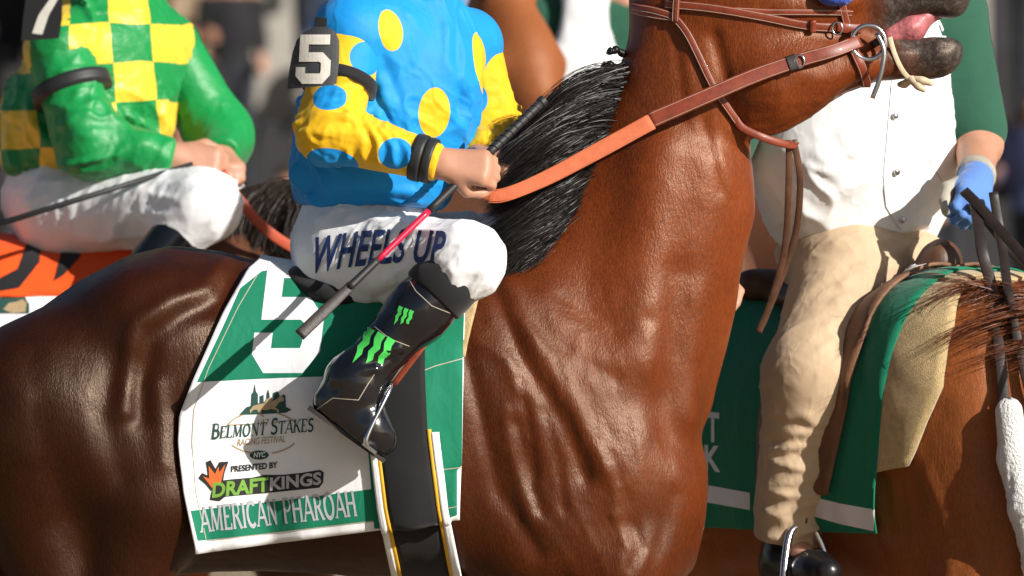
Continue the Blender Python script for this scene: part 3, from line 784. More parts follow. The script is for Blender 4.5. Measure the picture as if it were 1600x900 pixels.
# ------------------------------------------------------------------ cloths that wrap a back
def hit(bvh, x, phi, zc=1.30):
    h = bvh.ray_cast(Vector((x, 0, zc)), Vector((0, -math.sin(phi), math.cos(phi))))
    # outermost hit
    p = h[0]
    h2 = bvh.ray_cast(Vector((x, 0, zc)) + Vector((0, -math.sin(phi), math.cos(phi))) * 1.5, -Vector((0, -math.sin(phi), math.cos(phi))))
    if h2[0] is not None: p = h2[0]
    return np.array(p) if p is not None else None
def wrap(bvh, xl, xr, zb_l, zb_r, nu, nv, off, zc=1.30, phi0=None, wav=0.0, seed=0, hang=True, both=True, phimax=None):
    """grid of points wrapped over the back. xl, xr: x of the rear/front edge as functions of height; zb_*: height of the lower edge"""
    cols = []
    for i in range(nu):
        u = i / (nu - 1); zb = zb_l + (zb_r - zb_l) * u
        x = xl(zb) + (xr(zb) - xl(zb)) * u
        if phimax is None:
            ph = 0.3
            for k in range(200):
                p = hit(bvh, x, ph, zc)
                if p[2] <= zb or ph > 1.86: break
                ph += .01
            pm = ph
        else: pm = phimax
        col = []; ymin = 0
        for j in range(nv):
            phi = (phi0 or 0) + (pm - (phi0 or 0)) * j / (nv - 1)
            xx = x
            for _ in range(3):
                p = hit(bvh, xx, phi, zc); xx = xl(p[2]) + (xr(p[2]) - xl(p[2])) * u
            p = hit(bvh, xx, phi, zc)
            q = p - np.array([xx, 0, zc]); q = q / np.linalg.norm(q); p = p + q * off
            if hang:
                ymin = min(ymin, p[1] + .0); p[1] = min(p[1], ymin + .10 * max(0, 0))
            t = j / (nv - 1)
            if wav: p = p + q * wav * t * (math.sin(u * 17 + seed) * .5 + math.sin(u * 29 + t * 3 + seed) * .3 + math.sin(u * 7 - t * 4) * .6)
            col.append(p)
        if phimax is None and hang and col[-1][2] > zb + .004:
            q0 = col[-1]; nd_ = 14
            for j in range(1, nd_ + 1):
                t = j / nd_; z = q0[2] + (zb - q0[2]) * t; xx = xl(z) + (xr(z) - xl(z)) * u
                col.append(np.array([xx, q0[1] + .022 * t * t - wav * (.6 + .7 * t) * (math.sin(u * 17 + seed) * .5 + math.sin(u * 31 + t * 2) * .4), z]))
            drops = True
        cols.append(col)
    ml = max(len(c) for c in cols)
    cols = [c if len(c) == ml else [np.array([np.interp(k, np.linspace(0, ml - 1, len(c)), [p[a] for p in c]) for a in range(3)]) for k in range(ml)] for c in cols]
    G = np.array(cols).transpose(1, 0, 2)            # rows top -> bottom
    if both:
        Gm = G[::-1].copy(); Gm[:, :, 1] *= -1; G = np.concatenate([Gm[:-1], G], 0)
    return G
def pl(pts):
    """x as a function of z from picture points on the near side (about Y=-.28)"""
    q = sorted([(W(a, b, -.28)[2], W(a, b, -.28)[0]) for a, b in pts]); zs = [a for a, _ in q]; xs = [b for _, b in q]
    return lambda z: float(np.interp(z, zs, xs))
TXL = pl([(400, 415), (385, 428), (345, 500), (300, 600), (280, 650), (278, 690), (287, 770), (305, 858)])
TXR = pl([(728, 450), (724, 560), (722, 700), (718, 805)])
ztl = W(0, 866, -.3)[2]; ztr = W(0, 812, -.3)[2]
G = wrap(H_BVH, TXL, TXR, ztl, ztr, 76, 44, .013, wav=.0055)
cl = root('saddle_cloth', (-.4, 0, 1.5), 'green and white number 5 saddle cloth with race and sponsor lettering on the bay racehorse', 'saddle cloth')
v, f = shell(G, .004); v0_, f0_ = v, f; mk('fabric', v, f, M_towelw, cl)
T_BVH = bvh_of(v, f)
def dec(name, polys, mat, par, bvh=None, off=.0012, step=7, mapf=None):
    v, f = lay(polys, bvh or T_BVH, off * .42, step, mapf)
    if len(f): return mk(name, v, f, mat, par)
# green panels
dec('green_panel', [[(409, 424), (470, 414), (560, 414), (650, 418), (727, 424), (726, 470), (723, 560), (722, 700), (719, 803), (676, 818), (585, 830), (582, 790), (575, 700), (560, 587), (440, 590), (308, 597), (348, 512), (376, 450)]], M_green, cl, off=.0016)
dec('name_band', [[(298, 798), (440, 782), (583, 764), (584, 815), (440, 831), (309, 845)]], M_green, cl, off=.0016)
dec('hem_stitching', [ribbon2([(403, 428), (372, 480), (326, 575), (303, 640), (300, 690), (306, 770), (322, 843)], 1.2), ribbon2([(322, 845), (450, 830), (583, 814)], 1.2), ribbon2([(640, 588), (680, 572), (724, 560)], 1.4), ribbon2([(640, 742), (680, 735), (722, 730)], 1.4), ribbon2([(650, 808), (690, 796), (720, 790)], 1.3)], M_stitch, cl, off=.0022)
five = [(462, 428), (507, 446), (497, 473), (478, 468), (467, 497), (478, 499), (497, 522), (498, 545), (468, 580), (404, 581), (391, 545), (421, 532), (428, 553), (450, 553), (466, 535), (466, 527), (452, 513), (431, 507), (407, 487), (413, 470), (440, 424)]
def five_poly(x0, y0, x1, y1, sl=0):
    P = [(.08, 1), (.95, 1), (.95, .80), (.34, .80), (.34, .64), (.76, .64), (1, .47), (1, .18), (.78, 0), (.2, 0), (0, .16), (0, .34), (.27, .34), (.27, .21), (.70, .21), (.72, .26), (.72, .42), (.66, .45), (.08, .45)]
    return [(x0 + (x1 - x0) * a + sl * b, y1 + (y0 - y1) * b) for a, b in P]
dec('number_five', [[(x, y) for x, y in five_poly(390, 398, 496, 583, 22)]], M_towelw, cl, off=.0026)
dec('horse_name', serif2d('AMERICAN PHAROAH', .17, .10), M_silver, cl, off=.0034, step=7, mapf=quadmap((314, 832), (560, 806), (310, 792), (554, 766)))
dec('race_name', serif2d('BELMONT STAKES', .15, .07, caps=(0, 8)), M_dkgreen, cl, off=.0034, step=7, mapf=quadmap((330, 686), (490, 674), (333, 662), (492, 648)))
dec('festival_lettering', [text2d('RACING FESTIVAL', .01, .2)], M_gold, cl, off=.0032, step=7, mapf=quadmap((371, 697), (446, 691), (371, 686), (446, 680)))
dec('edition_number', [text2d('147')], M_gold, cl, off=.0032, step=7, mapf=quadmap((403, 665), (421, 663), (403, 656), (421, 654)))
def earc(cx, cy, rx, ry, a0, a1, n=26): return [(cx + rx * math.cos(R(a)), cy - ry * math.sin(R(a))) for a in np.linspace(a0, a1, n)]
for _rp in [ribbon2(earc(410, 676, 58, 33, 65, 28), 2.2), ribbon2(earc(410, 676, 58, 33, 160, 115), 2.2), ribbon2(earc(410, 676, 58, 33, 215, 255), 2.2), ribbon2(earc(410, 676, 58, 33, 285, 330), 2.2), ribbon2([(358, 664), (400, 662)], 1.5), ribbon2([(424, 661), (462, 656)], 1.5)]: dec('logo_ring_arc', [_rp], M_gold, cl, off=.0024)
dec('place_badge', [earc(405, 711, 15, 7.2, 0, 345, 24)], M_dkgreen, cl, off=.0024)
dec('place_lettering', [text2d('NYC', .02, .15)], M_towelw, cl, off=.0040, step=7, mapf=quadmap((396, 715), (415, 714), (396, 707), (415, 706)))
sky_ = [(374, 648), (385, 636), (392, 634), (393, 616), (396, 612), (398, 600), (400, 612), (403, 616), (403, 630), (406, 630), (406, 619), (412, 617), (412, 628), (416, 628), (417, 616), (419, 608), (421, 616), (422, 624), (427, 624), (427, 614), (434, 611), (437, 618), (437, 624), (441, 622), (442, 616), (446, 618), (447, 636), (456, 640), (447, 645), (410, 647)]
dec('skyline_emblem', [sky_], M_dkgreen, cl, off=.0024)
hs_ = [(390, 641), (396, 634), (406, 631), (414, 630), (416, 624), (421, 621), (425, 623), (424, 627), (432, 624), (438, 619), (440, 617), (444, 623), (443, 627), (437, 628), (433, 633), (430, 637), (436, 640), (436, 645), (434, 645), (432, 641), (424, 639), (416, 641), (409, 640), (408, 646), (413, 650), (411, 652), (405, 646), (402, 640), (396, 640), (391, 646)]
dec('running_horse_emblem', [hs_], M_gold, cl, off=.0031)
dec('presenter_lettering', [text2d('PRESENTED BY', .03)], M_blk, cl, off=.0030, step=7, mapf=quadmap((361, 738), (434, 731), (361, 728), (434, 721)))
dec('sponsor_plate', [[(328, 781), (330, 770), (338, 752), (360, 749), (395, 746), (412, 742), (440, 742), (470, 739), (500, 734), (506, 738), (505, 754), (499, 762), (440, 768), (352, 776), (343, 783)]], M_blk, cl, off=.0022)
dec('crown_outline', [[(310, 747), (316, 739), (325, 743), (322, 722), (329, 719), (337, 733), (343, 722), (357, 721), (351, 738), (347, 760), (330, 767), (322, 757)]], M_blk, cl, off=.0026)
dec('crown_emblem', [[(317, 744), (327, 748), (326, 728), (336, 741), (341, 729), (343, 738), (352, 725), (345, 755), (331, 762), (325, 754)]], M_orange, cl, off=.0031)
dec('sponsor_lettering_first_half', [text2d('DRAFT', .035)], M_lime, cl, off=.0040, step=7, mapf=quadmap((331, 778), (420, 768), (333, 754), (420, 745)))
dec('sponsor_lettering_second_half', [text2d('KINGS', .035)], M_silver, cl, off=.0040, step=7, mapf=quadmap((422, 767), (502, 757), (422, 746), (502, 737)))
# felt pad edge showing in front of the cloth
PXL = pl([(700, 440), (700, 620)]); PXR = pl([(752, 440), (748, 470), (738, 510), (726, 560)])
G = wrap(H_BVH, PXL, PXR, W(0, 560, -.3)[2], W(0, 560, -.3)[2], 10, 26, .007); v, f = shell(G, .006)
pad = mk('saddle_pad', v, f, M_felt); tag(pad, 'cream felt pad edge showing in front of the number 5 saddle cloth', 'saddle pad')

# girth with elastic edges
gth = root('girth', (-.25, 0, .9), 'black elastic girth with white and yellow edges around the bay racehorse', 'girth')
def gx(dx):
    q = pl([(628 + dx, 480), (628 + dx, 585), (632 + dx, 680), (646 + dx, 790), (668 + dx, 900), (690 + dx, 960)]); return q
_jv, _jf = join([(v0_, f0_), (hv, hf)]); TB2 = bvh_of(_jv, _jf)
def band(dx0, dx1, off, th, nu, name, mat, p0=1.05):
    G = wrap(TB2, gx(dx0), gx(dx1), .9, .9, nu, 70, off, phi0=p0, phimax=math.pi, hang=False, both=False)
    Gm = G[::-1].copy(); Gm[:, :, 1] *= -1
    G = np.concatenate([G, Gm[1:]], 0); v, f = shell(G, th); return mk(name, v, f, mat, gth)
band(-42, 36, .007, .005, 9, 'webbing', M_blackcl)
band(-56, -46, .010, .006, 4, 'white_edge', M_towelw, 1.62); band(-46, -40, .0095, .005, 3, 'yellow_edge', M_yel, 1.6)
band(42, 54, .010, .006, 4, 'white_edge', M_towelw, 1.62); band(36, 42, .0095, .005, 3, 'yellow_edge', M_yel, 1.6)

# whiskers on chin and lips
def whisk(r):
    px = r.uniform(1415, 1492); py = r.uniform(88, 118); p = cast(px, py, H_BVH)
    if p is None: p = W(px, 100, -.03)
    d = np.array([r.uniform(-.1, .7), -.7, r.uniform(-.9, .1)]); d /= np.linalg.norm(d); l = r.uniform(.012, .035)
    return np.array([p + d * l * t + np.array([0, 0, -.006 * t * t]) for t in np.linspace(0, 1, 5)])
v, f = strands(None, 34, whisk, .00022, 5, 3); mk('whiskers', v, f, M_mane, horse)['kind'] = 'stuff'
# ------------------------------------------------------------------ people
def head_prims(c, face, s=1.0):
    """c: centre of the skull, face: unit vector the face looks along"""
    c = np.array(c, float); fx = np.array(face, float); fx /= np.linalg.norm(fx); up = np.array([0, 0, 1.0]); lf = np.cross(up, fx); lf /= np.linalg.norm(lf); up = np.cross(fx, lf)
    M = np.stack([fx, lf, up], 1); q = lambda a, b, d: c + s * (fx * a + lf * b + up * d)
    P = [ell(q(0, 0, .02), (.098 * s, .077 * s, .10 * s), .03, M), ell(q(.035, 0, -.05), (.062 * s, .058 * s, .075 * s), .04, M),
         rc(q(.075, 0, -.085), q(.085, 0, -.098), .022 * s, .018 * s, .03),
         rc(q(.092, 0, .012), q(.112, 0, -.028), .010 * s, .015 * s, .015), rc(q(.088, -.03, .025), q(.088, .03, .025), .012 * s, .012 * s, .02),
         rc(q(.088, -.018, -.062), q(.088, .018, -.062), .008 * s, .008 * s, .012)]
    for e in (-1, 1):
        P += [ell(q(.095, e * .03, .004), (.014 * s, .014 * s, .008 * s), .01, M, True), ell(q(-.005, e * .078, -.01), (.022 * s, .010 * s, .033 * s), .01, M)]
    return P, M
def hand_prims(wr, kn, back, thumb, curl=1.0, s=1.0):
    """wrist, middle knuckle, direction of the back of the hand, direction of the thumb side"""
    wr = np.array(wr, float); kn = np.array(kn, float); d = kn - wr; ln = np.linalg.norm(d); d /= ln
    b = np.array(back, float); b -= (b @ d) * d; b /= np.linalg.norm(b); t = np.cross(d, b); t = t if t @ np.array(thumb) > 0 else -t
    P = []
    for i, (o, l) in enumerate(((.030, .92), (.010, 1.0), (-.010, .95), (-.028, .78))):
        k = kn + t * o * s - d * (.004 if i in (0, 3) else 0)
        P.append(rc(wr + t * o * .5 * s, k, .019 * s, .0145 * s, .02))
        a1 = R(52) * curl; p1 = k + s * l * .040 * (math.cos(a1) * d - math.sin(a1) * b)
        a2 = R(132) * curl; p2 = p1 + s * l * .027 * (math.cos(a2) * d - math.sin(a2) * b)
        a3 = R(190) * curl; p3 = p2 + s * l * .020 * (math.cos(a3) * d - math.sin(a3) * b)
        P += [rc(k, p1, .0115 * s, .0098 * s, .006), rc(p1, p2, .0098 * s, .009 * s, .004), rc(p2, p3, .009 * s, .0075 * s, .004)]
    b0 = wr + d * ln * .35 + t * .026 * s - b * .008 * s
    b1 = b0 + s * (.028 * d + .026 * t - .016 * b); b2 = b1 + s * (.030 * d - .004 * t - .012 * b); b3 = b2 + s * (.022 * d - .010 * t - .008 * b)
    P += [rc(b0, b1, .018 * s, .0125 * s, .015), rc(b1, b2, .0125 * s, .011 * s, .005), rc(b2, b3, .011 * s, .0085 * s, .005)]
    return P
def build(name, prims, h, mat, parent, post=None, smooth=2):
    v, f = surf(prims, h, post, smooth); o = mk(name, v, f, mat, parent); return o, v, f

# ================================================================== the jockey in blue and yellow
print('jockey')
jk = root('person', W(575, 440, 0), 'jockey in blue silks with yellow dots and white breeches riding the bay racehorse', 'person')
shR, elR, wrR = W(548, 52, -.17), W(513, 208, -.27), W(690, 256, -.312)
shL, elL, wrL = W(728, 70, .14), W(768, 196, .15), W(748, 246, -.06)
axs = (shL - shR); axs[2] = 0; axs /= np.linalg.norm(axs); TR = np.stack([axs, np.cross([0, 0, 1], axs), [0, 0, 1.]], 1)
hd, HM = head_prims(W(672, -105, -.02), (.85, -.5, -.12))
knR, anR, toR = W(727, 408, -.345), W(553, 596, -.368), W(600, 690, -.378)
knL, anL, toL = W(780, 392, .345), W(600, 596, .40), W(640, 684, .42)
body = [ell(W(610, 140, -.02), (.15, .10, .20), .05, TR), ell(W(580, 330, 0), (.13, .12, .15), .05), rc(shR, shL, .05, .05, .05), rc(W(640, 40, -.02), W(660, -50, -.02), .055, .05, .04)]
body += [rc(shR, elR, .045, .036, .03), rc(elR, wrR, .038, .026, .03), rc(shL, elL, .045, .036, .03), rc(elL, wrL, .038, .026, .03)]
for s, kn, an, to in ((-1, knR, anR, toR), (1, knL, anL, toL)):
    body += [rc(W(560, 400, s * .09), kn, .075, .052, .03), rc(kn, an, .05, .035, .03), rc(an, to, .032, .022, .02)]
body += hand_prims(wrR, W(757, 262, -.318), (.05, -1, .35), (.35, 0, -1), .95, 1.0)
body += hand_prims(wrL, W(782, 246, -.13), (.2, -.3, 1), (0, -1, -.2), .9, .95)
body += hd
o, _, _ = build('body', body, .0046, M_skin, jk, None, 1)
# shirt
BLUE = (.002, .255, .66); YEL = (.80, .46, .008)
S1 = [(W(606, 50, -.16), (.038, .09, .058), -14), (W(679, 176, -.17), (.037, .10, .058), 4), (W(752, 100, -.02), (.022, .10, .075), -8), (W(560, 250, .16), (.05, .08, .06), 0), (W(640, 60, .2), (.05, .08, .06), 0), (W(520, 40, .12), (.05, .08, .05), 0)]
M_silk = satin('blue_silk', BLUE, (*YEL, 1), S1, .60, .32, .10, .22)
S2 = [(W(570, 92, -.24), (.040, .07, .040), 0), (W(513, 150, -.33), (.046, .06, .032), 0), (W(520, 252, -.30), (.060, .10, .030), 12), (W(618, 240, -.34), (.040, .06, .036), 0), (W(560, 20, -.2), (.03, .07, .03), 0),
      (W(738, 155, .08), (.036, .09, .04), 0), (W(770, 120, .16), (.02, .05, .04), 0), (W(790, 222, .1), (.03, .05, .03), 0)]
M_sleeve = satin('yellow_silk', YEL, (*BLUE, 1), S2, .62, .28, .10, .25)
shirt = [ell(W(618, 95, -.02), (.205, .150, .20), .06, TR), ell(W(606, 190, -.015), (.205, .165, .20), .08, TR), ell(W(584, 285, 0), (.165, .175, .12), .08), rc(shR, shL, .088, .085, .06), rc(W(640, 20, -.02), W(650, -22, -.02), .075, .062, .04),
         ell(W(505, 250, .02), (.062, .13, .13), .06), ell(W(690, 140, -.05), (.075, .075, .12), .08, TR), cut(W(580, 322, 0), (-.03, 0, -1.0), .01), cut(W(652, -28, 0), (.2, 0, 1), .01)]
sl = [([W(560, 30, -.2), W(600, 90, -.22), W(620, 150, -.2)], -.008, .016), ([W(575, 130, -.2), W(620, 210, -.22), W(700, 235, -.2)], -.012, .018), ([W(575, 150, -.2), W(610, 235, -.2), W(690, 262, -.2)], .010, .016),
      ([W(640, 20, -.18), W(690, 70, -.18), W(720, 120, -.14)], .008, .02), ([W(720, 40, -.1), W(712, 100, -.13), W(722, 180, -.12)], -.008, .014), ([W(590, 110, -.2), W(580, 180, -.22), W(590, 240, -.2)], -.010, .016),
      ([W(470, 270, -.1), W(560, 285, -.16), W(690, 310, -.15)], .012, .018), ([W(470, 300, -.1), W(560, 305, -.17), W(690, 318, -.15)], -.008, .012), ([W(640, 60, -.2), W(655, 100, -.2), W(660, 140, -.2)], .006, .012), ([W(730, 150, -.12), W(715, 200, -.15), W(700, 240, -.15)], -.009, .013)]
jac, jv, jf = build('shirt', shirt, .0052, M_silk, jk, [folds(sl), creases(.014, (.45, -.2, -1), 3.5, 11, 21, away([shR, shL], .08, .16)), creases(.007, (1, -.3, -.5), 6, 22, 24, away([shR, shL], .08, .16)), creases(.006, (1, 0, -.15), 5, 26, 27, lambda v: np.clip((1.95 - v[:, 2]) / .12, 0, 1))])
def sleeve(sh, el, wr, r, seed, side):
    d = wr - el; d /= np.linalg.norm(d); end = wr - d * .004
    P = [rc(sh, el, r[0], r[1], .03), rc(el, wr, r[1], r[2], .035), cut(end, d, .008)]
    m1 = (sh + el) / 2; fl = []
    rnd = random.Random(seed); a = np.array([0, -1, 0.]) * side
    for t in np.linspace(.5, 1.0, 5):                     # bunched folds at the elbow
        c = sh + (el - sh) * t; w = np.array([.09, -.03 * side, .05 - .1 * (t - .5)])
        fl.append(([c + a * .06 - w * .9, c + a * .07, c + a * .05 + w * .8], .011 * rnd.uniform(.6, 1.3), .009))
    for t in np.linspace(.1, .9, 7):
        c = el + (wr - el) * t; w = np.array([-.02, 0, .06 + rnd.uniform(-.01, .02)])
        fl.append(([c + a * .05 - w, c + a * .055 + np.array([.02, 0, 0]), c + a * .04 + w], .009 * rnd.uniform(.5, 1.4), .008))
    o, v, f = build('sleeve', P, .0045, M_sleeve, jac, [folds(fl), creases(.008, np.cross(el - sh, [0, 1, .3]) + .6 * (wr - el), 5, 15, seed, away([sh], .09, .16), .2), creases(.0035, (.35, .2, 1), 7, 26, seed + 3, away([sh], .09, .16), .2)])
    return v, f
sv, sf = sleeve(shR, elR, wrR, (.080, .064, .041), 31, 1)
sleeve(shL, elL, wrL, (.078, .062, .040), 47, -1)
SLB = bvh_of(sv, sf)
# wrist bands and cuffs
def bandring(a, b, r, w, mat, name, par, th=.003, y=1.0):
    a, b = np.array(a), np.array(b); d = b - a; d /= np.linalg.norm(d)
    P = np.array([a + d * t for t in np.linspace(0, w, 5)]); v, f = tube(P, [r * .985, r, r * 1.005, r, r * .985], 28); return mk(name, v, f, mat, par)
fd = (wrR - elR) / np.linalg.norm(wrR - elR)
bandring(wrR - fd * .064, wrR, .0530, .024, M_rubber, 'wrist_band', jk); bandring(wrR - fd * .038, wrR, .0510, .020, M_rubber, 'wrist_band', jk)
# arm badge with the number
ad = root('arm_number', W(500, 90, -.3), 'dark grey leather arm badge with white 5 strapped to the blue jockey', 'badge')
def plate(pts, Y0, bulge, th, cx, cw):
    bm = bmesh.new(); vs = [bm.verts.new((x, y, 0)) for x, y in pts]; es = [bm.edges.new((vs[i], vs[(i + 1) % len(vs)])) for i in range(len(vs))]
    bmesh.ops.triangle_fill(bm, edges=es, use_beauty=True)
    xs = [p[0] for p in pts]
    for t in np.arange(min(xs) + 4, max(xs), 6): bmesh.ops.bisect_plane(bm, geom=bm.verts[:] + bm.edges[:] + bm.faces[:], plane_co=(t + .01, 0, 0), plane_no=(1, 0, 0), dist=1e-5)
    g = bmesh.ops.extrude_face_region(bm, geom=bm.faces[:]); top = [e for e in g['geom'] if isinstance(e, bmesh.types.BMVert)]; st = set(top)
    for q in bm.verts:
        Y = Y0 + bulge * ((q.co.x - cx) / cw) ** 2 + (0 if q in st else th); p = W(q.co.x, q.co.y, Y); q.co = p
    bmesh.ops.recalc_face_normals(bm, faces=bm.faces[:])
    bm.verts.index_update(); v = np.array([tuple(q.co) for q in bm.verts]); f = [tuple(q.index for q in fc.verts) for fc in bm.faces]; bm.free(); return v, f
bp = [(449, 139), (452, 110), (457, 82), (464, 62), (476, 49), (492, 42), (512, 42), (524, 50), (530, 64), (530, 95), (526, 130), (520, 133), (485, 136)]
v, f = plate(bp, -.352, .03, .008, 505, 55); mk('leather_plate', v, f, M_dleather if False else simple('grey_leather', (.035, .037, .042), .55, .25, 200, .3, .0012), ad, False)
v, f = plate(five_poly(461, 54, 515, 131, 4), -.3545, .03, .003, 505, 55); mk('number_five', v, f, simple('number_vinyl', (.62, .59, .53), .8, .12, 300, .5, .0012), ad, False)
v, f = plate([(490, 44), (510, 44), (511, 28), (492, 26)], -.343, .03, .006, 505, 55); mk('top_loop', v, f, M_blackcl, ad, False)
ud = (elR - shR) / np.linalg.norm(elR - shR)
c0 = shR + (elR - shR) * .52
v, f = tube(np.array([c0 + ud * t for t in np.linspace(-.013, .013, 4)]), [.0835, .0845, .0845, .0835], 30); mk('arm_strap', v, f, M_blackcl, ad)
# breeches
br = [ell(W(562, 395, 0), (.135, .165, .125), .06), rc(W(570, 330, 0), W(568, 372, 0), .135, .15, .06), cut(W(575, 318, 0), (0, 0, 1), .01)]
for s, kn, an in ((-1, knR, anR), (1, knL, anL)):
    an2 = kn + (an - kn) * .30
    br += [ell(W(538, 424, s * .10), (.098, .11, .112), .05), rc(W(550, 402, s * .10), kn, .108, .083, .05), rc(kn, an2, .078, .050, .04)]
brl = [([W(500, 340, -.15), W(520, 400, -.2), W(560, 470, -.2)], .006, .012), ([W(560, 350, -.16), W(640, 380, -.28), W(730, 360, -.34)], .006, .012), ([W(590, 460, -.22), W(640, 440, -.32), W(680, 415, -.4)], -.008, .014), ([W(600, 470, -.22), W(660, 450, -.34), W(705, 420, -.42)], .006, .010),
       ([W(705, 470, -.4), W(720, 430, -.42), W(745, 395, -.42)], .005, .009), ([W(720, 465, -.4), W(740, 430, -.42), W(765, 405, -.40)], -.005, .009), ([W(560, 480, -.18), W(580, 440, -.22), W(590, 400, -.24)], .006, .012), ([W(520, 470, -.15), W(530, 430, -.2), W(536, 390, -.2)], -.005, .012)]
brc, bv, bf = build('breeches', br, .0052, M_breech, jk, [folds(brl), creases(.007, (1, -.9, .15), 4, 17, 61, away([knR], .05, .12)), creases(.0045, (.5, -.3, 1), 7, 26, 63), creases(.0032, (.55, 0, .8), 7, 28, 66, lambda v: np.clip((v[:, 0] + .16) / .06, 0, 1))])
BRB = bvh_of(bv, bf)
dec('thigh_lettering', [text2d('WHEELS UP', .022, .12, 1.05)], M_navy, brc, BRB, .0065, 6, lambda u, v: (486 + 206 * u + 8 * v, 403 - 12 * u - 8 * math.sin(u * 3) + (26 - 58 * v) * (1 - .12 * u)))
v, f = tube(np.array([W(572, 322, 0) + np.array([0, 0, t]) for t in np.linspace(-.022, .006, 4)]), [.138, .139, .137, .134], 40); mk('waistband', v, f, M_breech, brc)
# boots
def boot(kn, an, to, s):
    ax = an - kn; al = np.linalg.norm(ax); ax /= al; top = kn + ax * al * .20
    hl = an + np.array([-.052, 0, -.048]); fd = to - hl; fl_ = np.linalg.norm(fd); fd /= fl_
    calf = kn + ax * al * .42
    P = [rc(top, calf, .066, .066, .02), rc(calf, an, .066, .052, .03), rc(an, hl + fd * .03, .050, .042, .04), rc(an, hl + fd * .11, .054, .047, .04), rc(hl + fd * .10, to, .047, .028, .03), rc(hl, hl + fd * .10, .038, .044, .03), cut(top, -ax, .006)]
    up = np.cross(fd, [0, 1, 0]); up = up if up[2] > 0 else -up
    P.append(cut(hl - up * .030, -up, .006))
    fl = []
    for t in (.80, .88, .95, 1.0):
        c = kn + ax * al * t; w = np.array([.05, 0, .02]) * (1 if t < .9 else .7)
        fl.append(([c + np.array([0, s * .05, 0]) - w, c + np.array([.01, s * .055, .012]), c + np.array([0, s * .05, 0]) + w], .007 if t in (.80, .95) else -.006, .011))
    b, v, f = build('boot', P, .0044, M_boot, jk, [folds(fl), wrinkle(.0022, (20, 20, 20), 71)])
    vv, ff = tube(np.array([top + ax * t for t in (-.034, -.028, .0, .030, .036)]), [.070, .0755, .077, .0755, .071], 32); mk('boot_top_band', vv, ff, M_blackcl, b)
    # welted sole and heel
    G = []
    for t in np.linspace(-.034, fl_ + .026, 18):
        w = .037 * math.sqrt(max(.02, 1 - ((t - fl_ * .45) / (fl_ * .5 + .052)) ** 4)); G.append([hl + fd * t - up * .030 + np.array([0, w * q, 0]) for q in (1, .5, 0, -.5, -1)])
    G = np.array(G)
    if np.cross(G[0, 1] - G[0, 0], G[1, 0] - G[0, 0]) @ up < 0: G = G[:, ::-1]
    vv, ff = shell(G, .009); so = mk('sole', vv, ff, M_sole, b, False)
    return b, v, f
b1, btv, btf = boot(knR, anR, toR, -1); boot(knL, anL, toL, 1)
BTB = bvh_of(btv, btf)
def claw(x0, y0, sc, ang):
    out = []
    for k, (h, dx) in enumerate(((1.0, 0), (.86, .30), (.72, .58))):
        P = [(dx - .02, 1), (dx + .20, .98), (dx + .17, .80), (dx + .22, .62), (dx + .14, .45), (dx + .17, .30), (dx + .05, .0 + (1 - h)), (dx + .03, .30), (dx - .02, .45), (dx + .04, .62), (dx - .03, .80)]
        out.append([(x0 + sc * (a * math.cos(ang) + b * math.sin(ang)), y0 - sc * (-a * math.sin(ang) + b * math.cos(ang))) for a, b in P])
    return out
for k, P in enumerate(claw(548, 566, 62, R(26))): dec('claw_mark', [P], M_claw, b1, BTB, .0022, 7)
for k, P in enumerate(claw(614, 507, 31, R(20))): dec('claw_mark', [P], M_claw, b1, BTB, .0022, 7)
for _rp in [ribbon2([(634, 428), (650, 455), (675, 478), (705, 490)], 1.0), ribbon2([(585, 510), (610, 530), (640, 541)], 1.0), ribbon2([(495, 640), (520, 622), (560, 625), (575, 600), (585, 585)], 1.1)]: dec('boot_stitching', [_rp], M_stitch, b1, BTB, .0014, 6)
# helmet
hc = W(672, -105, -.02) + HM[:, 2] * .035
hv_, hf_ = surf([ell(hc, (.125, .105, .115), .02, HM), cut(hc - HM[:, 2] * .035, -HM[:, 2], .01)], .008); hm = mk('helmet', hv_, hf_, M_helmet, jk)
v, f = shell(np.array([[hc + HM @ np.array([.105 * math.cos(a) + .06 * t * math.cos(a), .095 * math.sin(a), -.03 - .012 * t]) for a in np.linspace(-1.0, 1.0, 14)] for t in (0, .5, 1)]), .004); mk('visor', v, f, M_rubber, hm)
v, f = tube(catmull([hc + HM @ np.array(q) for q in ((.02, -.1, -.03), (.035, -.08, -.11), (.05, -.02, -.165), (.05, .02, -.165), (.035, .08, -.11), (.02, .1, -.03))], 24), .006, 8); mk('chin_strap', v, f, M_rubber, hm)

# whip
wh = root('whip', W(660, 330, -.36), 'long riding whip with black grip and red shaft held by the blue jockey', 'whip')
def seg(a, b, r1, r2, n=10, seg_=14): P = np.array([a + (b - a) * t for t in np.linspace(0, 1, n)]); return tube(P, np.linspace(r1, r2, n), seg_)
wA, wB = W(850, 156, -.215), W(468, 524, -.50)
q = lambda t: wA + (wB - wA) * t
v, f = join([seg(q(.0), q(.015), .0125, .0125), seg(q(.015), q(.24), .0108, .0098)]); mk('grip', v, f, M_rubber, wh)
wd = (wB - wA) / np.linalg.norm(wB - wA); wu = np.cross(wd, [0, 1, 0]); wu /= np.linalg.norm(wu); wn = np.cross(wd, wu)
P = [q(.03 + .21 * t) + .0108 * (math.cos(t * 62) * wu + math.sin(t * 62) * wn) for t in np.linspace(0, 1, 240)]
v, f = tube(P, .0012, 5); mk('grip_winding', v, f, M_rubber, wh)
v, f = seg(q(.24), q(.475), .0098, .0086); mk('collar', v, f, M_rubber, wh)
v, f = seg(q(.475), q(.685), .0075, .0068); mk('shaft', v, f, M_red, wh)
v, f = seg(q(.685), q(.80), .0082, .0092); mk('ferrule', v, f, M_rubber, wh)
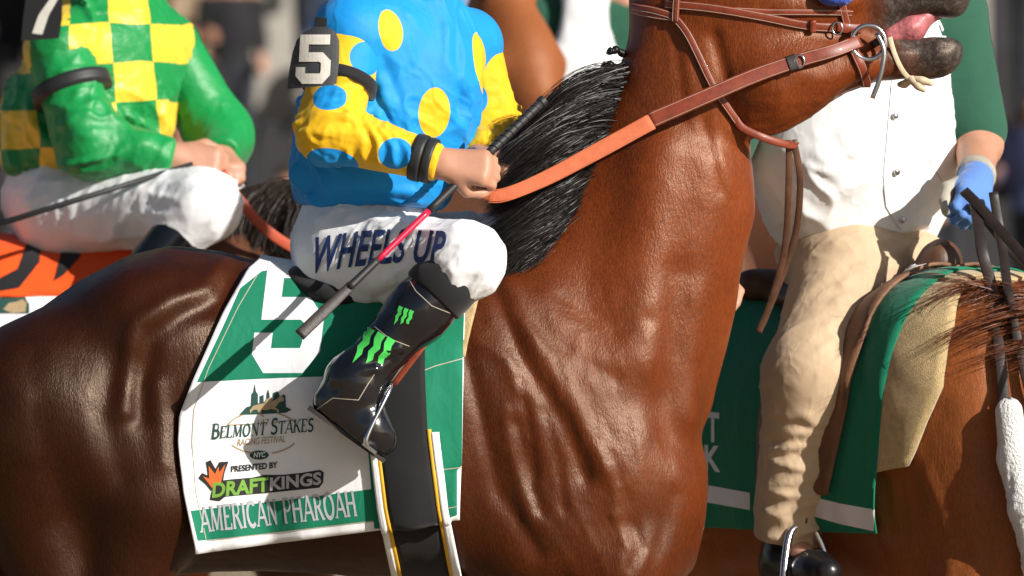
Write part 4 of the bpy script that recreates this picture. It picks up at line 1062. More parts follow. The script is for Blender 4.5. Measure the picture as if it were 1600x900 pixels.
v, f = strap([q(.79), q(.9), q(1.0)], (.1, -1, .1), [.022, .026, .026], .007, 20); mk('flap', v, f, M_bleather if False else M_dleather, wh)

# saddle
print('saddle')
sd = root('racing_saddle', W(600, 440, 0), 'small black racing saddle with red-brown flap under the blue jockey', 'saddle')
v, f = surf([ell(W(560, 455, 0), (.16, .17, .05), .04), rc(W(470, 440, -.12), W(470, 440, .12), .035, .035, .05), ell(W(520, 462, -.11), (.095, .12, .040), .04, roty(R(16))), ell(W(520, 462, .11), (.095, .12, .040), .04, roty(R(16))), rc(W(690, 430, -.06), W(690, 430, .06), .04, .04, .05)], .009); mk('seat', v, f, M_blackcl, sd)
for s in (-1, 1):
    pts = [(560, 478), (640, 478), (712, 470), (716, 490), (690, 520), (655, 556), (640, 568), (625, 556), (575, 510)]
    g = []
    for x, y in pts:
        p = cast(x, y, TB2, .014); p = p if p is not None else W(x, y, -.3); g.append((p[0], s * -p[1] * -1 if s < 0 else -p[1], p[2]))
    c = np.mean(g, 0); c[1] += s * .006
    V = [c] + [np.array(q_) for q_ in g]; n = len(g); F = [(0, i + 1, (i + 1) % n + 1) for i in range(n)]
    V2 = V + [p + np.array([0, -s * .006, 0]) for p in V]; F2 = F + [(a + n + 1, c_ + n + 1, b + n + 1) for a, b, c_ in F] + [(i + 1, (i + 1) % n + 1, (i + 1) % n + n + 2, i + n + 2) for i in range(n)]
    mk('flap', V2, F2, M_rleather, sd, False)
    a = W(690, 498, -.345 * -s if s > 0 else -.345); 
    top = W(694, 488, s * .335); bot = W(612, 602, s * .385)
    for d_ in (0, .012):
        v, f = strap([top + np.array([d_, s * .004, 0]), (top + bot) / 2 + np.array([d_ * .6, s * (.012 + d_ * .3), 0]), bot + np.array([d_ * .3, s * d_ * .3, 0])], (-.3, s, 0), .013, .003, 14)
        mk('stirrup_leather', v, f, M_rleather if d_ else simple('pale_strap', (.40, .30, .20), .6, .2, 200, .2, .001), sd)
    st_b = W(578, 694, s * .39); cc = (bot + st_b) / 2
    A = bot + np.array([0, 0, .004])
    fr = [A, A + np.array([-.010, s * .022, -.025]), st_b + np.array([-.004, s * .045, .022]), st_b + np.array([-.006, s * .045, -.004])]
    fl = [A, A + np.array([-.010, -s * .022, -.025]), st_b + np.array([-.004, -s * .045, .022]), st_b + np.array([-.006, -s * .045, -.004])]
    v, f = tube(catmull(fr, 18), .0058, 8); si = mk('stirrup_iron', v, f, M_steel, sd); v, f = tube(catmull(fl, 18), .0058, 8); mk('iron_branch', v, f, M_steel, si)
    v, f = box(st_b + np.array([0, 0, -.008]), (.036, .10, .008), roty(R(38))); mk('tread', v, f, M_steel, si, False)

# ------------------------------------------------------------------ bridle and reins
print('bridle')
bd = root('bridle', W(1150, 20, 0), 'red-brown leather bridle with steel ring bit on the bay racehorse', 'bridle')
def onhorse(pts, off): return [cast(a, b, H_BVH, off) if cast(a, b, H_BVH) is not None else W(a, b, -.06) for a, b in pts]
def hstrap(name, pts, w, t=.005, off=.004, n=40, mat=None, par=None, st=True):
    P = catmull([np.append(p, 0) for p in np.array(pts, float)], n)[:, :2]
    Q = []; N = []
    for a, b in P:
        o, d = ray(a, b); h = H_BVH.ray_cast(o, d)
        if h[0] is None: Q.append(np.array(near(W(a, b, -.05), H_BVH, off)[0])); N.append(near(W(a, b, -.05), H_BVH, off)[1])
        else: Q.append(np.array(h[0] + h[1] * off)); N.append(np.array(h[1]))
    Q = np.array(Q); N = np.array(N)
    for _ in range(4): Q[1:-1] = (Q[:-2] + 2 * Q[1:-1] + Q[2:]) / 4; N[1:-1] = (N[:-2] + 2 * N[1:-1] + N[2:]) / 4
    v, f = strap(Q, N, w, t, n); o = mk(name, v, f, mat or M_rleather, par or bd)
    if st:
        T = np.gradient(Q, axis=0); T /= np.linalg.norm(T, axis=1)[:, None]; S = np.cross(T, N); S /= np.linalg.norm(S, axis=1)[:, None]; Nn = N / np.linalg.norm(N, axis=1)[:, None]
        for e in (-.36, .36):
            v, f = tube(Q + S * e * w + Nn * t * .5, .0006, 4); mk('stitch_line', v, f, M_stitch, o)
    return o
hstrap('crownpiece', [(988, 14), (1010, 20), (1050, 27)], .020, off=.006)
hstrap('cheekpiece', [(1040, 6), (1120, 14), (1200, 28), (1265, 40), (1318, 44)], .020, off=.006)
hstrap('noseband_strap', [(1050, 8), (1150, 16), (1240, 19), (1330, 18)], .014, off=.005)
hstrap('throatlatch', [(990, 10), (1030, 18), (1062, 34), (1090, 85), (1116, 140), (1150, 190)], .017, .007, .007, 50)
_e = cast(1150, 190, H_BVH, .007)
v, f = strap([_e + np.array([-.006, 0, .01]), _e + np.array([.012, -.002, -.014]), W(1190, 214, -.085), W(1218, 223, -.065), W(1238, 227, -.04), W(1243, 222, -.015)], (0, -1, .15), .017, .007, 24); mk('throatlatch_end', v, f, M_rleather, bd)
hstrap('crown_loop', [(1060, -14), (1058, 10), (1057, 34)], .016, .008, .010, 14)
hstrap('cheek_keeper', [(1268, 30), (1268, 52)], .014, .008, .011, 8, st=False)
hstrap('bit_strap', [(1300, 38), (1320, 44), (1344, 46)], .022, .006, .010, 12, st=False)
hstrap('noseband', [(1312, -20), (1316, 15), (1322, 40)], .018, .005, .006, 16)
hstrap('chin_strap', [(1333, 80), (1345, 105), (1358, 140)], .022, .006, .006, 16)
bc = np.array([W(1357, 66, -.1)[0], min(cast(x_, y_, H_BVH)[1] for x_, y_ in ((1340, 60), (1352, 80), (1350, 45)) if cast(x_, y_, H_BVH) is not None) - .016, W(1357, 66, -.1)[2]])
v, f = ring(bc, (0.12, -1, 0), .038, .0055, 36); mk('bit_ring', v, f, M_steel, bd)
v, f = ring(bc + np.array([0, .17, 0]), (0.12, -1, 0), .038, .0055, 36); mk('bit_ring', v, f, M_steel, bd)
v, f = tube(np.array([bc + np.array([.018, y, .0]) for y in np.linspace(-.012, .182, 12)]), .009, 10); mk('mouthpiece', v, f, M_rubber, bd)
v, f = tube(catmull([bc + np.array([.018, -.014, .02]), bc + np.array([.034, -.018, -.02]), bc + np.array([.026, -.02, -.075]), bc + np.array([.008, -.018, -.125])], 16), .0055, 8); mk('curb_bar', v, f, M_steel, bd)
for (a, b) in ((1302, 42), (1249, 96)):
    p, n_ = cast(a, b, H_BVH, .02), np.array([0, -1, 0.])
    if b == 96: p = W(1249, 96, -.155)
    v, f = ring(p, (0, -1, 0), .014, .0022, 20, sx=.8); mk('buckle', v, f, M_steel, bd)
# blue fleece on the noseband
v, f = surf([ell(W(1308, -6, -.115), (.034, .025, .022), .02), ell(W(1290, -10, -.11), (.02, .02, .018), .02), ell(W(1322, -14, -.11), (.02, .02, .02), .02)], .005, wrinkle(.006, (70, 70, 70), 5)); mk('fleece_roll', v, f, M_bluefl, bd)
# tongue tie
tt = root('tongue_tie', W(1400, 90, -.06), 'cream cloth tongue tie knotted under the open mouth of the bay racehorse', 'tongue tie')
tp = [W(1390, 58, -.060), W(1398, 85, -.062), W(1410, 110, -.055), W(1424, 126, -.03)]
v, f = strap(tp, (.1, -1, -.1), .011, .003, 24); mk('tie_band', v, f, M_cream, tt)
for e in ([W(1424, 124, -.035), W(1440, 126, -.045), W(1458, 131, -.05)], [W(1424, 125, -.035), W(1434, 134, -.045), W(1447, 142, -.045)], [W(1424, 124, -.03), W(1414, 131, -.02), W(1404, 132, -.005)]):
    v, f = tube(catmull(e, 10), [.005, .008, .009, .009, .010, .010, .009, .008, .007, .005], 8); mk('loose_end', v, f, M_cream, tt)
v, f = surf([ell(W(1424, 124, -.036), (.011, .01, .010), .01), ell(W(1430, 128, -.042), (.010, .008, .008), .01)], .004); mk('knot', v, f, M_cream, tt)
# reins
rn = root('rein', W(1000, 200, -.2), 'orange rubber and red leather rein from the bit to the blue jockey\'s hand', 'rein')
NR = (0, -1, .12)
def yn(px, py, lift):
    p = cast(px, py, H_BVH); return (p[1] if p is not None else -.12) - lift
P1 = [W(744, 297, -.265), W(760, 305, -.295), W(790, 304, -.295), W(850, 280, -.27), W(930, 238, min(-.235, yn(930, 238, .012))), W(1018, 190, min(-.2, yn(1018, 190, .012)))]
v, f = strap(P1, NR, [.012, .020, .028, .033, .036, .036], .006, 60); gp = mk('rubber_grip', v, f, M_grip, rn)
P2 = [P1[-1] + np.array([-.004, 0, .002]), W(1100, 152, min(-.19, yn(1100, 152, .012))), W(1180, 118, min(-.17, yn(1180, 118, .012))), W(1250, 94, min(-.15, yn(1250, 94, .012))), W(1300, 80, min(-.135, yn(1300, 80, .012))), W(1344, 64, bc[1] - .006)]
v, f = strap(P2, NR, [.036, .034, .033, .031, .029, .028], .005, 60); lp = mk('leather_rein', v, f, M_rleather, rn)
Pc = catmull(P2, 60); T = np.gradient(Pc, axis=0); T /= np.linalg.norm(T, axis=1)[:, None]; S = np.cross(T, np.array(NR)); S /= np.linalg.norm(S, axis=1)[:, None]
for e in (-.014, .014): v, f = tube(Pc[:-4] + S[:-4] * e * np.linspace(1, .85, 56)[:, None] + np.array([0, -.0028, 0]), .0006, 4); mk('stitch_line', v, f, M_stitch, lp)
Pg = catmull(P1, 60); T = np.gradient(Pg, axis=0); T /= np.linalg.norm(T, axis=1)[:, None]; S = np.cross(T, np.array(NR)); S /= np.linalg.norm(S, axis=1)[:, None]
pim = []
for e in np.linspace(-.42, .42, 9): pim.append(tube(Pg[14:] + S[14:] * e * .034 + np.array([0, -.003, 0]), .0011, 4))
v, f = join(pim); o = mk('grip_ribs', v, f, M_grip, gp); o['kind'] = 'stuff'
v, f = strap([P2[3] + (P2[2] - P2[3]) * t for t in (.28, .17, .06)], NR, .035, .009, 10); mk('rein_keeper', v, f, M_dleather, rn)
# far-side rein
v, f = strap([W(760, 296, -.02), W(850, 280, .12), W(960, 220, .17), W(1100, 150, .15), W(1250, 94, .13), W(1344, 64, .10)], (0, 1, .1), .03, .005, 50); mk('far_rein', v, f, M_rleather, rn)
# lead shank hanging from the throatlatch
ls = root('lead_shank', W(1235, 300, .02), 'pair of dark leather lead straps hanging below the throatlatch of the bay racehorse', 'lead strap')
for P in ([W(1233, 219, -.035), W(1232, 300, .0), W(1226, 390, .06), W(1205, 470, .10), W(1185, 520, .12)], [W(1240, 219, -.03), W(1250, 280, .0), W(1244, 360, .06), W(1222, 430, .1), W(1190, 510, .13)]):
    v, f = strap(P, (.1, -1, 0), .015, .005, 40); mk('leather_strap', v, f, M_bleather, ls)
# ------------------------------------------------------------------ the outrider on a chestnut pony
print('outrider')
TH = R(-48); OM = np.eye(4); OM[:3, :3] = rotz(TH) * .945; OM[:3, 3] = (1.01, .49, 0)
def O(p): return OM[:3, :3] @ np.array(p, float) + OM[:3, 3]
def OA(v): return np.asarray(v) @ OM[:3, :3].T + OM[:3, 3]
pv, pf = surf(horse_prims(R(70), R(42), False), .011, [folds([(p, a * .5, w * 1.3) for p, a, w in MUSC[:16]], True), coatpost])
P_BVH = bvh_of(pv, pf)
pony = root('pony', tuple(O((-.3, 0, 0))), 'chestnut pony with reddish mane carrying the rider in the white vest', 'horse')
wpv = OA(pv); mk('body', wpv, pf, M_chest, pony); hooves(pony, OM)
PW_BVH = bvh_of(wpv, pf)
rt = [O((.22, .0, 1.665)), O((.32, .05, 1.70)), O((.42, .12, 1.72)), O((.54, .22, 1.78))]
for i in range(4):
    h = PW_BVH.ray_cast(Vector(rt[i] + np.array([0, 0, .6])), Vector((0, 0, -1)))
    if h[0] is not None: rt[i] = np.array(h[0])
en = [W(1492, 455, .24), W(1480, 495, .20), W(1495, 530, .18), W(1540, 570, .14)]
v, f = locks(rt, en, [np.array([-.02, -.05, .03])] * 4, 1500, 12, .035, 40, 12, .0010, .03); mk('mane', v, f, M_rmane, pony)
v, f = locks(rt[:3], [W(1425, 440, .28), W(1420, 465, .26), W(1430, 490, .22)], [np.array([-.02, -.04, .03])] * 3, 70, 17, .05, 14, 14, .0008); mk('mane_wisps', v, f, M_rmane, pony)['kind'] = 'stuff'
v, f = locks([O((-1.25, 0, 1.5)), O((-1.25, .03, 1.5))], [O((-1.32, -.05, .5)), O((-1.32, .08, .5))], [np.array([-.1, .1, .3])] * 2, 1200, 14, .05, 30, 12, .003); mk('tail', v, f, M_rmane, pony)
cx = lambda *zs: (lambda z: float(np.interp(z, [a for a, _ in zs], [b for _, b in zs])))
oc = root('saddle_cloth', tuple(O((-.3, 0, 1.5))), 'plain green saddle cloth with white hem under the rider in the white vest', 'saddle cloth')
G = wrap(P_BVH, lambda z: -.80, cx((1.0, .03), (1.3, .07), (1.7, .12)), 1.105, 1.105, 36, 34, .022, wav=.004); v, f = shell(G, .004); ov = OA(v); mk('fabric', ov, f, M_green, oc)
OC_BVH = bvh_of(ov, f)
dec('white_hem', [[(1270, 776), (1310, 786), (1366, 796), (1366, 830), (1310, 818), (1270, 806)]], M_towelw, oc, OC_BVH, .002)
dec('white_hem', [[(1090, 755), (1172, 770), (1172, 797), (1090, 782)]], M_towelw, oc, OC_BVH, .002)
dec('lettering', [text2d('T', .03)], M_towelw, oc, OC_BVH, .002, 8, quadmap((1104, 690), (1124, 692), (1104, 643), (1124, 645)))
dec('lettering', [text2d('K', .03)], M_towelw, oc, OC_BVH, .002, 8, quadmap((1101, 735), (1126, 738), (1101, 695), (1126, 697)))
G = wrap(P_BVH, lambda z: -.02, cx((1.2, .10), (1.3, .17), (1.45, .24), (1.6, .23), (1.7, .18)), 1.24, 1.27, 12, 30, .010, wav=.002); v, f = shell(G, .010)
fp = mk('saddle_pad', OA(v), f, M_felt); tag(fp, 'cream felt saddle pad showing in front of the plain green cloth on the chestnut pony', 'saddle pad')
os_ = root('stock_saddle', tuple(O((-.3, 0, 1.65))), 'worn brown leather riding saddle with fleece on the chestnut pony', 'saddle')
G = wrap(P_BVH, lambda z: -.34, cx((1.0, -.14), (1.2, -.10), (1.4, -.03), (1.7, .02)), 1.17, 1.2, 12, 30, .034, wav=.002); v, f = shell(G, .008); mk('flap', OA(v), f, M_tleather, os_)
v, f = surf([ell((-.33, 0, 1.67), (.26, .17, .05), .05), rc((-.08, -.10, 1.66), (-.04, 0, 1.76), .035, .04, .05), rc((-.08, .10, 1.66), (-.04, 0, 1.76), .035, .04, .05), rc((-.58, -.12, 1.70), (-.58, .12, 1.70), .04, .04, .05)], .01, wrinkle(.003, (20, 20, 20), 4)); mk('seat', OA(v), f, M_bleather, os_)
v, f = surf([rc((-.03, -.16, 1.62), (-.05, -.06, 1.70), .035, .04, .04), rc((-.05, -.06, 1.70), (-.05, .08, 1.70), .04, .04, .04), rc((-.20, -.2, 1.62), (-.08, -.15, 1.64), .03, .035, .04)], .007, [wrinkle(.008, (50, 50, 50), 7)]); mk('fleece_lining', OA(v), f, M_fleece, os_)
v, f = strap([O((-.02, -.17, 1.66)), O((-.09, -.22, 1.60)), O((-.13, -.30, 1.46)), O((-.16, -.335, 1.25))], [O((0, -1, .6)) - O((0, 0, 0)), O((0, -1, .5)) - O((0, 0, 0)), O((0, -1, .2)) - O((0, 0, 0)), O((0, -1, 0)) - O((0, 0, 0))], .045, .008, 30); mk('billet', v, f, M_tleather, os_)
v, f = ring(O((-.085, -.235, 1.59)), O((0, -1, .6)) - O((0, 0, 0)), .016, .003, 18); mk('saddle_ring', v, f, M_brass, os_)
# rider
ou = root('person', tuple(W(1335, 430, .74)), 'rider in white vest, green polo shirt, khaki trousers and blue glove on the chestnut pony', 'person')
FW = rotz(TH) @ np.array([1, 0, 0]); LF = rotz(TH) @ np.array([0, 1, 0]); OR = np.stack([LF, -FW, [0, 0, 1.]], 1)
tc = W(1338, 190, .74)
oshR, oelR, owrR = W(1222, 12, .58), W(1130, 220, .58), W(1125, 430, .42)
oshL, oelL, owrL = W(1478, 22, .86), W(1528, 225, .74), W(1524, 285, .52)
okn, oan, oto = W(1266, 590, .42), W(1228, 846, .47), W(1262, 876, .38)
oknL = O((-.05, .36, 1.36)); oanL = O((-.12, .38, .98)); otoL = oanL + FW * .12
hd2, HM2 = head_prims(tc + np.array([.02, -.03, .58]), (.6, -.75, 0))
pb = [ell(tc + np.array([0, 0, .05]), (.19, .13, .26), .05, OR), ell(W(1340, 380, .74), (.17, .15, .14), .05, OR), rc(oshR, oshL, .06, .06, .05), rc(tc + np.array([0, 0, .33]), tc + np.array([.02, -.03, .50]), .06, .055, .04),
      rc(oshR, oelR, .055, .045, .03), rc(oelR, owrR, .045, .03, .03), rc(oshL, oelL, .055, .054, .03), rc(oelL, owrL, .054, .036, .03)]
for kn, an, to, hp in ((okn, oan, oto, W(1330, 405, .62)), (oknL, oanL, otoL, O((-.30, .13, 1.70)))):
    pb += [rc(hp, kn, .085, .06, .03), rc(kn, an, .058, .04, .03), rc(an, to, .038, .028, .02)]
pb += hand_prims(owrR, owrR + np.array([-.02, -.07, -.04]), (-.3, -.2, .9), (1, 0, 0), .9) + hand_prims(owrL, W(1523, 312, .44), (.55, -.75, .45), (-1, -.2, 0), .8, .95) + hd2
build('body', pb, .0065, M_skin, ou, None, 1)
v, f = surf([ell(hd2[0]['c'] + np.array([-.01, .01, .02]), (.105, .088, .10), .02, HM2), cut(hd2[0]['c'] + np.array([0, 0, -.0]), (.45, -.55, -.75), .01)], .009); mk('hair', v, f, M_hairp, ou)
ps = [rc(oshR, oshL, .085, .085, .05), rc(oshL, oelL + (oshL - oelL) * .12, .088, .078, .05), rc(oshR, oelR, .088, .075, .05), ell(tc + np.array([0, 0, .1]), (.22, .15, .24), .05, OR)]
dl = (oelL - oshL) / np.linalg.norm(oelL - oshL)
build('polo_shirt', ps + [cut(tc + np.array([0, 0, .36]), (0, 0, 1), .01)], .0075, M_gshirt, ou, [wrinkle(.005, (10, 10, 14), 81)])
pvst = [ell(tc + np.array([0, 0, .08]), (.272, .20, .30), .06, OR), ell(tc + np.array([0, 0, -.10]), (.278, .195, .26), .08, OR), cut(tc - np.array([0, 0, .292]), (.10, -.1, -1), .008), cut(tc + np.array([0, 0, .335]), (0, 0, 1), .02),
        ell(oshL + np.array([.055, .03, -.03]), (.10, .13, .13), .02, None, True), ell(oshR + np.array([-.055, -.03, -.03]), (.10, .13, .13), .02, None, True)]
vl = [([W(1210, 330, .5), W(1260, 335, .5), W(1300, 332, .5)], -.008, .010), ([W(1300, 220, .5), W(1340, 270, .48), W(1380, 340, .5)], -.010, .018), ([W(1280, 240, .5), W(1320, 300, .48), W(1360, 360, .5)], .008, .018), ([W(1180, 290, .55), W(1210, 300, .52), W(1240, 310, .5)], .008, .015), ([W(1430, 180, .5), W(1445, 240, .5), W(1440, 320, .5)], .006, .016), ([W(1390, 80, .5), W(1386, 200, .48), W(1380, 300, .48), W(1402, 345, .48)], -.007, .007)]
vst, vv, vf = build('vest', pvst, .0068, M_white, ou, [folds(vl), creases(.016, (.5, 0, -1), 3, 8, 91), creases(.008, (1, 0, .25), 4, 14, 93, lambda v: np.clip((2.0 - v[:, 2]) / .25, .15, 1))])
VB = bvh_of(vv, vf)
plk = [(1398, 60), (1393, 130), (1387, 200), (1380, 275), (1384, 318), (1400, 345), (1416, 358)]
dec('placket', [ribbon2([(x + 13, y) for x, y in plk], 27)], M_white, vst, VB, .006, 8)
dec('vest_seam', [ribbon2([(1442, 190), (1444, 225), (1456, 260), (1472, 282)], 1.2)], M_silver, vst, VB, .001, 6)
for x, y in ((1396, 88), (1396, 181), (1398, 268), (1407, 342)):
    o_, d_ = ray(x, y); h = VB.ray_cast(o_, d_)
    if h[0] is not None:
        c = np.array(h[0] + h[1] * .009); n_ = np.array(h[1]); v, f = tube(np.array([c - n_ * .002, c, c + n_ * .003, c + n_ * .0045]), [.0075, .008, .0075, .004], 14); mk('snap_button', v, f, M_steel, vst)
dec('vest_emblem', [[(1466, 38), (1469, 40), (1472, 50), (1475, 46), (1478, 51), (1481, 47), (1484, 52), (1487, 48), (1488, 56), (1472, 56)]], M_dkgreen, vst, VB, .002, 6)
# trousers
tp_ = [ell(W(1342, 405, .74), (.20, .185, .12), .06, OR)]
for kn, an, hp in ((okn, oan, W(1325, 436, .59)), (oknL, oanL, O((-.30, .14, 1.68)))):
    tp_ += [rc(hp, kn, .126, .104, .06), rc(kn, an, .102, .076, .05)]
da = (oan - okn) / np.linalg.norm(oan - okn)
tl = []
rnd = random.Random(4)
for t in np.linspace(.05, .97, 12):
    c = okn + (oan - okn) * t; sl_ = rnd.uniform(-.03, .05); tl.append(([c + np.array([-.09, -.05, sl_]), c + np.array([0, -.095, 0]), c + np.array([.07, -.06, -sl_ * .6 + .02])], rnd.choice((-1, 1)) * rnd.uniform(.004, .009) * (1 + t), .011))
for t in (.1, .25, .4, .6, .8):
    c = W(1330, 405, .60) + (okn - W(1330, 405, .60)) * t; tl.append(([c + np.array([-.1, -.05, -.03]), c + np.array([0, -.12, .01]), c + np.array([.09, -.05, .05])], .006 * rnd.choice((-1, 1)), .012))
tro, tv, tf_ = build('trousers', tp_ + [cut(oan + da * .002, da, .008)], .0068, M_khaki, ou, [folds(tl), creases(.006, (1, 0, .5), 5, 13, 101), creases(.003, (1, 0, -.4), 7, 24, 103), creases(.008, (1, -.3, .2), 6, 17, 105, lambda v: np.clip((1.4 - v[:, 2]) / .3, 0, 1))])
for s, an, to in ((-1, oan, oto), (1, oanL, otoL)):
    fd_ = (to - an); fd_[2] = 0; fd_ /= np.linalg.norm(fd_); b0 = an + np.array([0, 0, -.03])
    hl_ = b0 - fd_ * .06 + np.array([0, 0, -.035]); tt_ = hl_ + fd_ * .25
    v, f = surf([rc(b0 + np.array([0, 0, .06]), b0, .055, .05, .03), rc(b0, hl_ + fd_ * .03, .048, .042, .03), rc(hl_ + fd_ * .05, tt_ - fd_ * .05, .044, .042, .04), rc(tt_ - fd_ * .06, tt_, .045, .034, .03), cut(hl_ - np.array([0, 0, .03]), (0, 0, -1), .006)], .007, wrinkle(.002, (20, 20, 20), 4)); bt = mk('boot', v, f, M_bootm, ou)
    sd_ = np.cross(fd_, [0, 0, 1]); G = np.array([[hl_ + fd_ * t - np.array([0, 0, .031]) + sd_ * q_ * .046 * math.sqrt(max(.05, 1 - ((t - .11) / .19) ** 4)) for q_ in (-1, -.5, 0, .5, 1)] for t in np.linspace(-.045, .285, 14)])
    v, f = shell(G, .014); mk('sole', v, f, M_sole, bt, False)
    c = hl_ + fd_ * .16 + np.array([0, 0, -.045]); A = c + np.array([0, 0, .155]) - fd_ * .02
    for e in (-1, 1):
        v, f = tube(catmull([A, A + sd_ * e * .035 + np.array([0, 0, -.025]), c + sd_ * e * .062 + np.array([0, 0, .04]), c + sd_ * e * .062], 18), np.linspace(.011, .0085, 18), 8)
        if e < 0: si = mk('stirrup_iron', v, f, M_steel, os_)
        else: mk('iron_branch', v, f, M_steel, si)
    v, f = box(c + np.array([0, 0, -.004]), (.05, .13, .012), rotz(math.atan2(fd_[1], fd_[0]))); mk('tread', v, f, M_steel, si, False)
    v, f = strap([A + np.array([0, 0, -.004]), A + np.array([.012, .03, .10]), A + np.array([.03, .10, .26])], (-sd_ if sd_[1] > 0 else sd_), .03, .007, 16); mk('stirrup_leather', v, f, M_bleather, os_)
# glove: a slightly larger hand with cuff
gp_ = hand_prims(owrL + np.array([0, 0, .0]), W(1523, 314, .435), (.55, -.75, .45), (-1, -.2, 0), .8, 1.14)
dw = (owrL - oelL) / np.linalg.norm(owrL - oelL); gp_ += [rc(owrL - dw * .045, owrL + dw * .02, .043, .034, .02), cut(owrL - dw * .05, -dw, .006)]
v, f = surf(gp_, .0042, wrinkle(.0016, (50, 50, 50), 9), 1)
gl = mk('glove', v, f, M_glove, ou)
v, f = tube(np.array([owrL - dw * t for t in (.030, .036, .052, .056)]), [.0445, .047, .047, .045], 24); mk('glove_cuff', v, f, M_glovep, gl)
th_ = [q_ for q_ in gp_[-5:-2]]; v, f = surf([dict(q_, r1=q_['r1'] + .002, r2=q_['r2'] + .002) for q_ in th_], .004); mk('thumb_patch', v, f, M_glovep, gl)
# reins of the pony
pr = root('rein', tuple(W(1560, 380, .3)), 'brown leather reins running from the blue glove to the chestnut pony', 'rein')
def pc(x, y, o=.02):
    p = cast(x, y, PW_BVH, o); return p if p is not None else W(x, y, .1)
for P, w_ in (([W(1506, 298, .38), W(1530, 322, .34), W(1570, 368, .26), W(1640, 440, .12), W(1760, 520, -.1)], .024), ([W(1515, 318, .40), W(1545, 350, .42), W(1590, 405, .4), W(1660, 470, .3)], .02), ([W(1524, 318, .36), W(1534, 390, .24)] + [pc(1548, 470), pc(1560, 560), pc(1567, 650)], .026), ([W(1552, 300, .4), W(1565, 380, .38), W(1576, 460, .22), pc(1592, 560), pc(1615, 640)], .022)):
    v, f = strap(P, (.1, -1, .1), w_, .006, 40); mk('leather_strap', v, f, M_bleather if w_ > .023 and P[0][0] < .96 else M_dleather, pr)
fs = [pc(x, y, .05) for x, y in ((1568, 645), (1578, 720), (1594, 800), (1614, 880), (1640, 960))]
v, f = surf(chain(fs, [.031, .033, .033, .033, .03], .02), .0055, [wrinkle(.005, (60, 60, 60), 7), wrinkle(.003, (110, 110, 110), 8)], 1)
fl_ = mk('fleece_sleeve', v, f, M_fleece); tag(fl_, 'white fleece sleeve on a dark strap hanging before the chestnut pony\'s shoulder', 'strap cover')

# ------------------------------------------------------------------ the jockey in green and yellow, his dark bay horse
print('second jockey')
B7 = 2.2
M7 = np.eye(4); M7[:3, :3] *= 1.05; M7[:3, 3] = (-.80, B7, 0)
dv, df = surf(horse_prims(R(48), R(10), False), .014, [folds([(p, a * .5, w * 1.3) for p, a, w in MUSC], True)])
h7 = root('racehorse', (-1.1, B7, 0), 'dark bay racehorse behind the bay one carrying the green-and-yellow jockey', 'horse')
A7 = lambda v: np.asarray(v) @ M7[:3, :3].T + M7[:3, 3]
mk('body', A7(dv), df, M_dbay, h7); hooves(h7, M7)
_b7 = bvh_of(A7(dv), df); rr = []
for x_ in (395, 425, 460, 500, 545):
    h = _b7.ray_cast(Vector((W(x_, 0, B7)[0], B7, 4.0)), Vector((0, 0, -1))); rr.append(np.array(h[0]))
ee = [p + np.array([-.13, -.16, -.20]) for p in rr]
v, f = locks(rr, ee, [np.array([-.05, -.08, .09])] * 5, 9000, 22, .03, 90, 9, .0010); mk('mane', v, f, M_dmane, h7)
D_BVH = bvh_of(dv, df)
c7 = root('saddle_cloth', (-1.6, B7, 1.5), 'orange and black saddle cloth under the green-and-yellow jockey', 'saddle cloth')
G = wrap(D_BVH, lambda z: -.66, lambda z: -.12, 1.50, 1.50, 20, 24, .016, wav=.006); v, f = shell(G, .004); c7v = A7(v); mk('fabric', c7v, f, M_ortowel, c7)
C7B = bvh_of(c7v, f)
dec('black_panel', [[(40, 330), (66, 330), (62, 410), (30, 450), (0, 455), (-10, 440), (28, 420), (42, 380)]], M_blackcl, c7, C7B, .004, 12)
dec('black_panel', [[(112, 330), (130, 330), (126, 400), (100, 430), (84, 440)]], M_blackcl, c7, C7B, .004, 12)
G = wrap(D_BVH, lambda z: -.95, lambda z: -.20, 1.2, 1.2, 16, 24, .009, wav=.006); v, f = shell(G, .004); w7v = A7(v)
w7 = tag(mk('number_cloth', w7v, f, M_towelw), 'white cloth with a green skyline emblem behind the orange saddle cloth', 'saddle cloth')
W7B = bvh_of(w7v, f)
dec('skyline_emblem', [[(-22, 490), (0, 460), (4, 440), (8, 462), (14, 466), (18, 455), (22, 466), (30, 466), (34, 456), (40, 466), (46, 476), (46, 490)]], M_dkgreen, w7, W7B, .004, 10)
dec('horse_emblem', [[(5, 484), (14, 474), (26, 472), (36, 468), (42, 474), (40, 488), (20, 490)]], M_gold, w7, W7B, .006, 10)
j7 = root('person', tuple(W(110, 420, B7)), 'jockey in green and yellow chequered silks and white breeches on the dark bay horse', 'person')
q7 = lambda x, y, d=0.: W(x, y, B7 + d)
s7R, e7R, w7R = q7(92, 78, -.20), q7(140, 226, -.27), q7(272, 246, -.26)
s7L, e7L, w7L = q7(262, 78, .14), q7(345, 212, .12), q7(345, 245, -.05)
a7 = s7L - s7R; a7[2] = 0; a7 /= np.linalg.norm(a7); T7 = np.stack([a7, np.cross([0, 0, 1], a7), [0, 0, 1.]], 1)
k7R, n7R, t7R = q7(318, 322, -.36), q7(180, 480, -.40), q7(225, 560, -.42)
k7L, n7L, t7L = q7(330, 320, .36), q7(190, 480, .40), q7(235, 560, .42)
hd7, HM7 = head_prims(q7(200, -95), (.85, -.5, -.1))
b7 = [ell(q7(170, 150), (.15, .10, .22), .05, T7), ell(q7(110, 300), (.13, .12, .15), .05), rc(s7R, s7L, .05, .05, .05), rc(q7(185, 40), q7(195, -40), .055, .05, .04), rc(s7R, e7R, .045, .036, .03), rc(e7R, w7R, .04, .028, .03), rc(s7L, e7L, .045, .036, .03), rc(e7L, w7L, .04, .028, .03)]
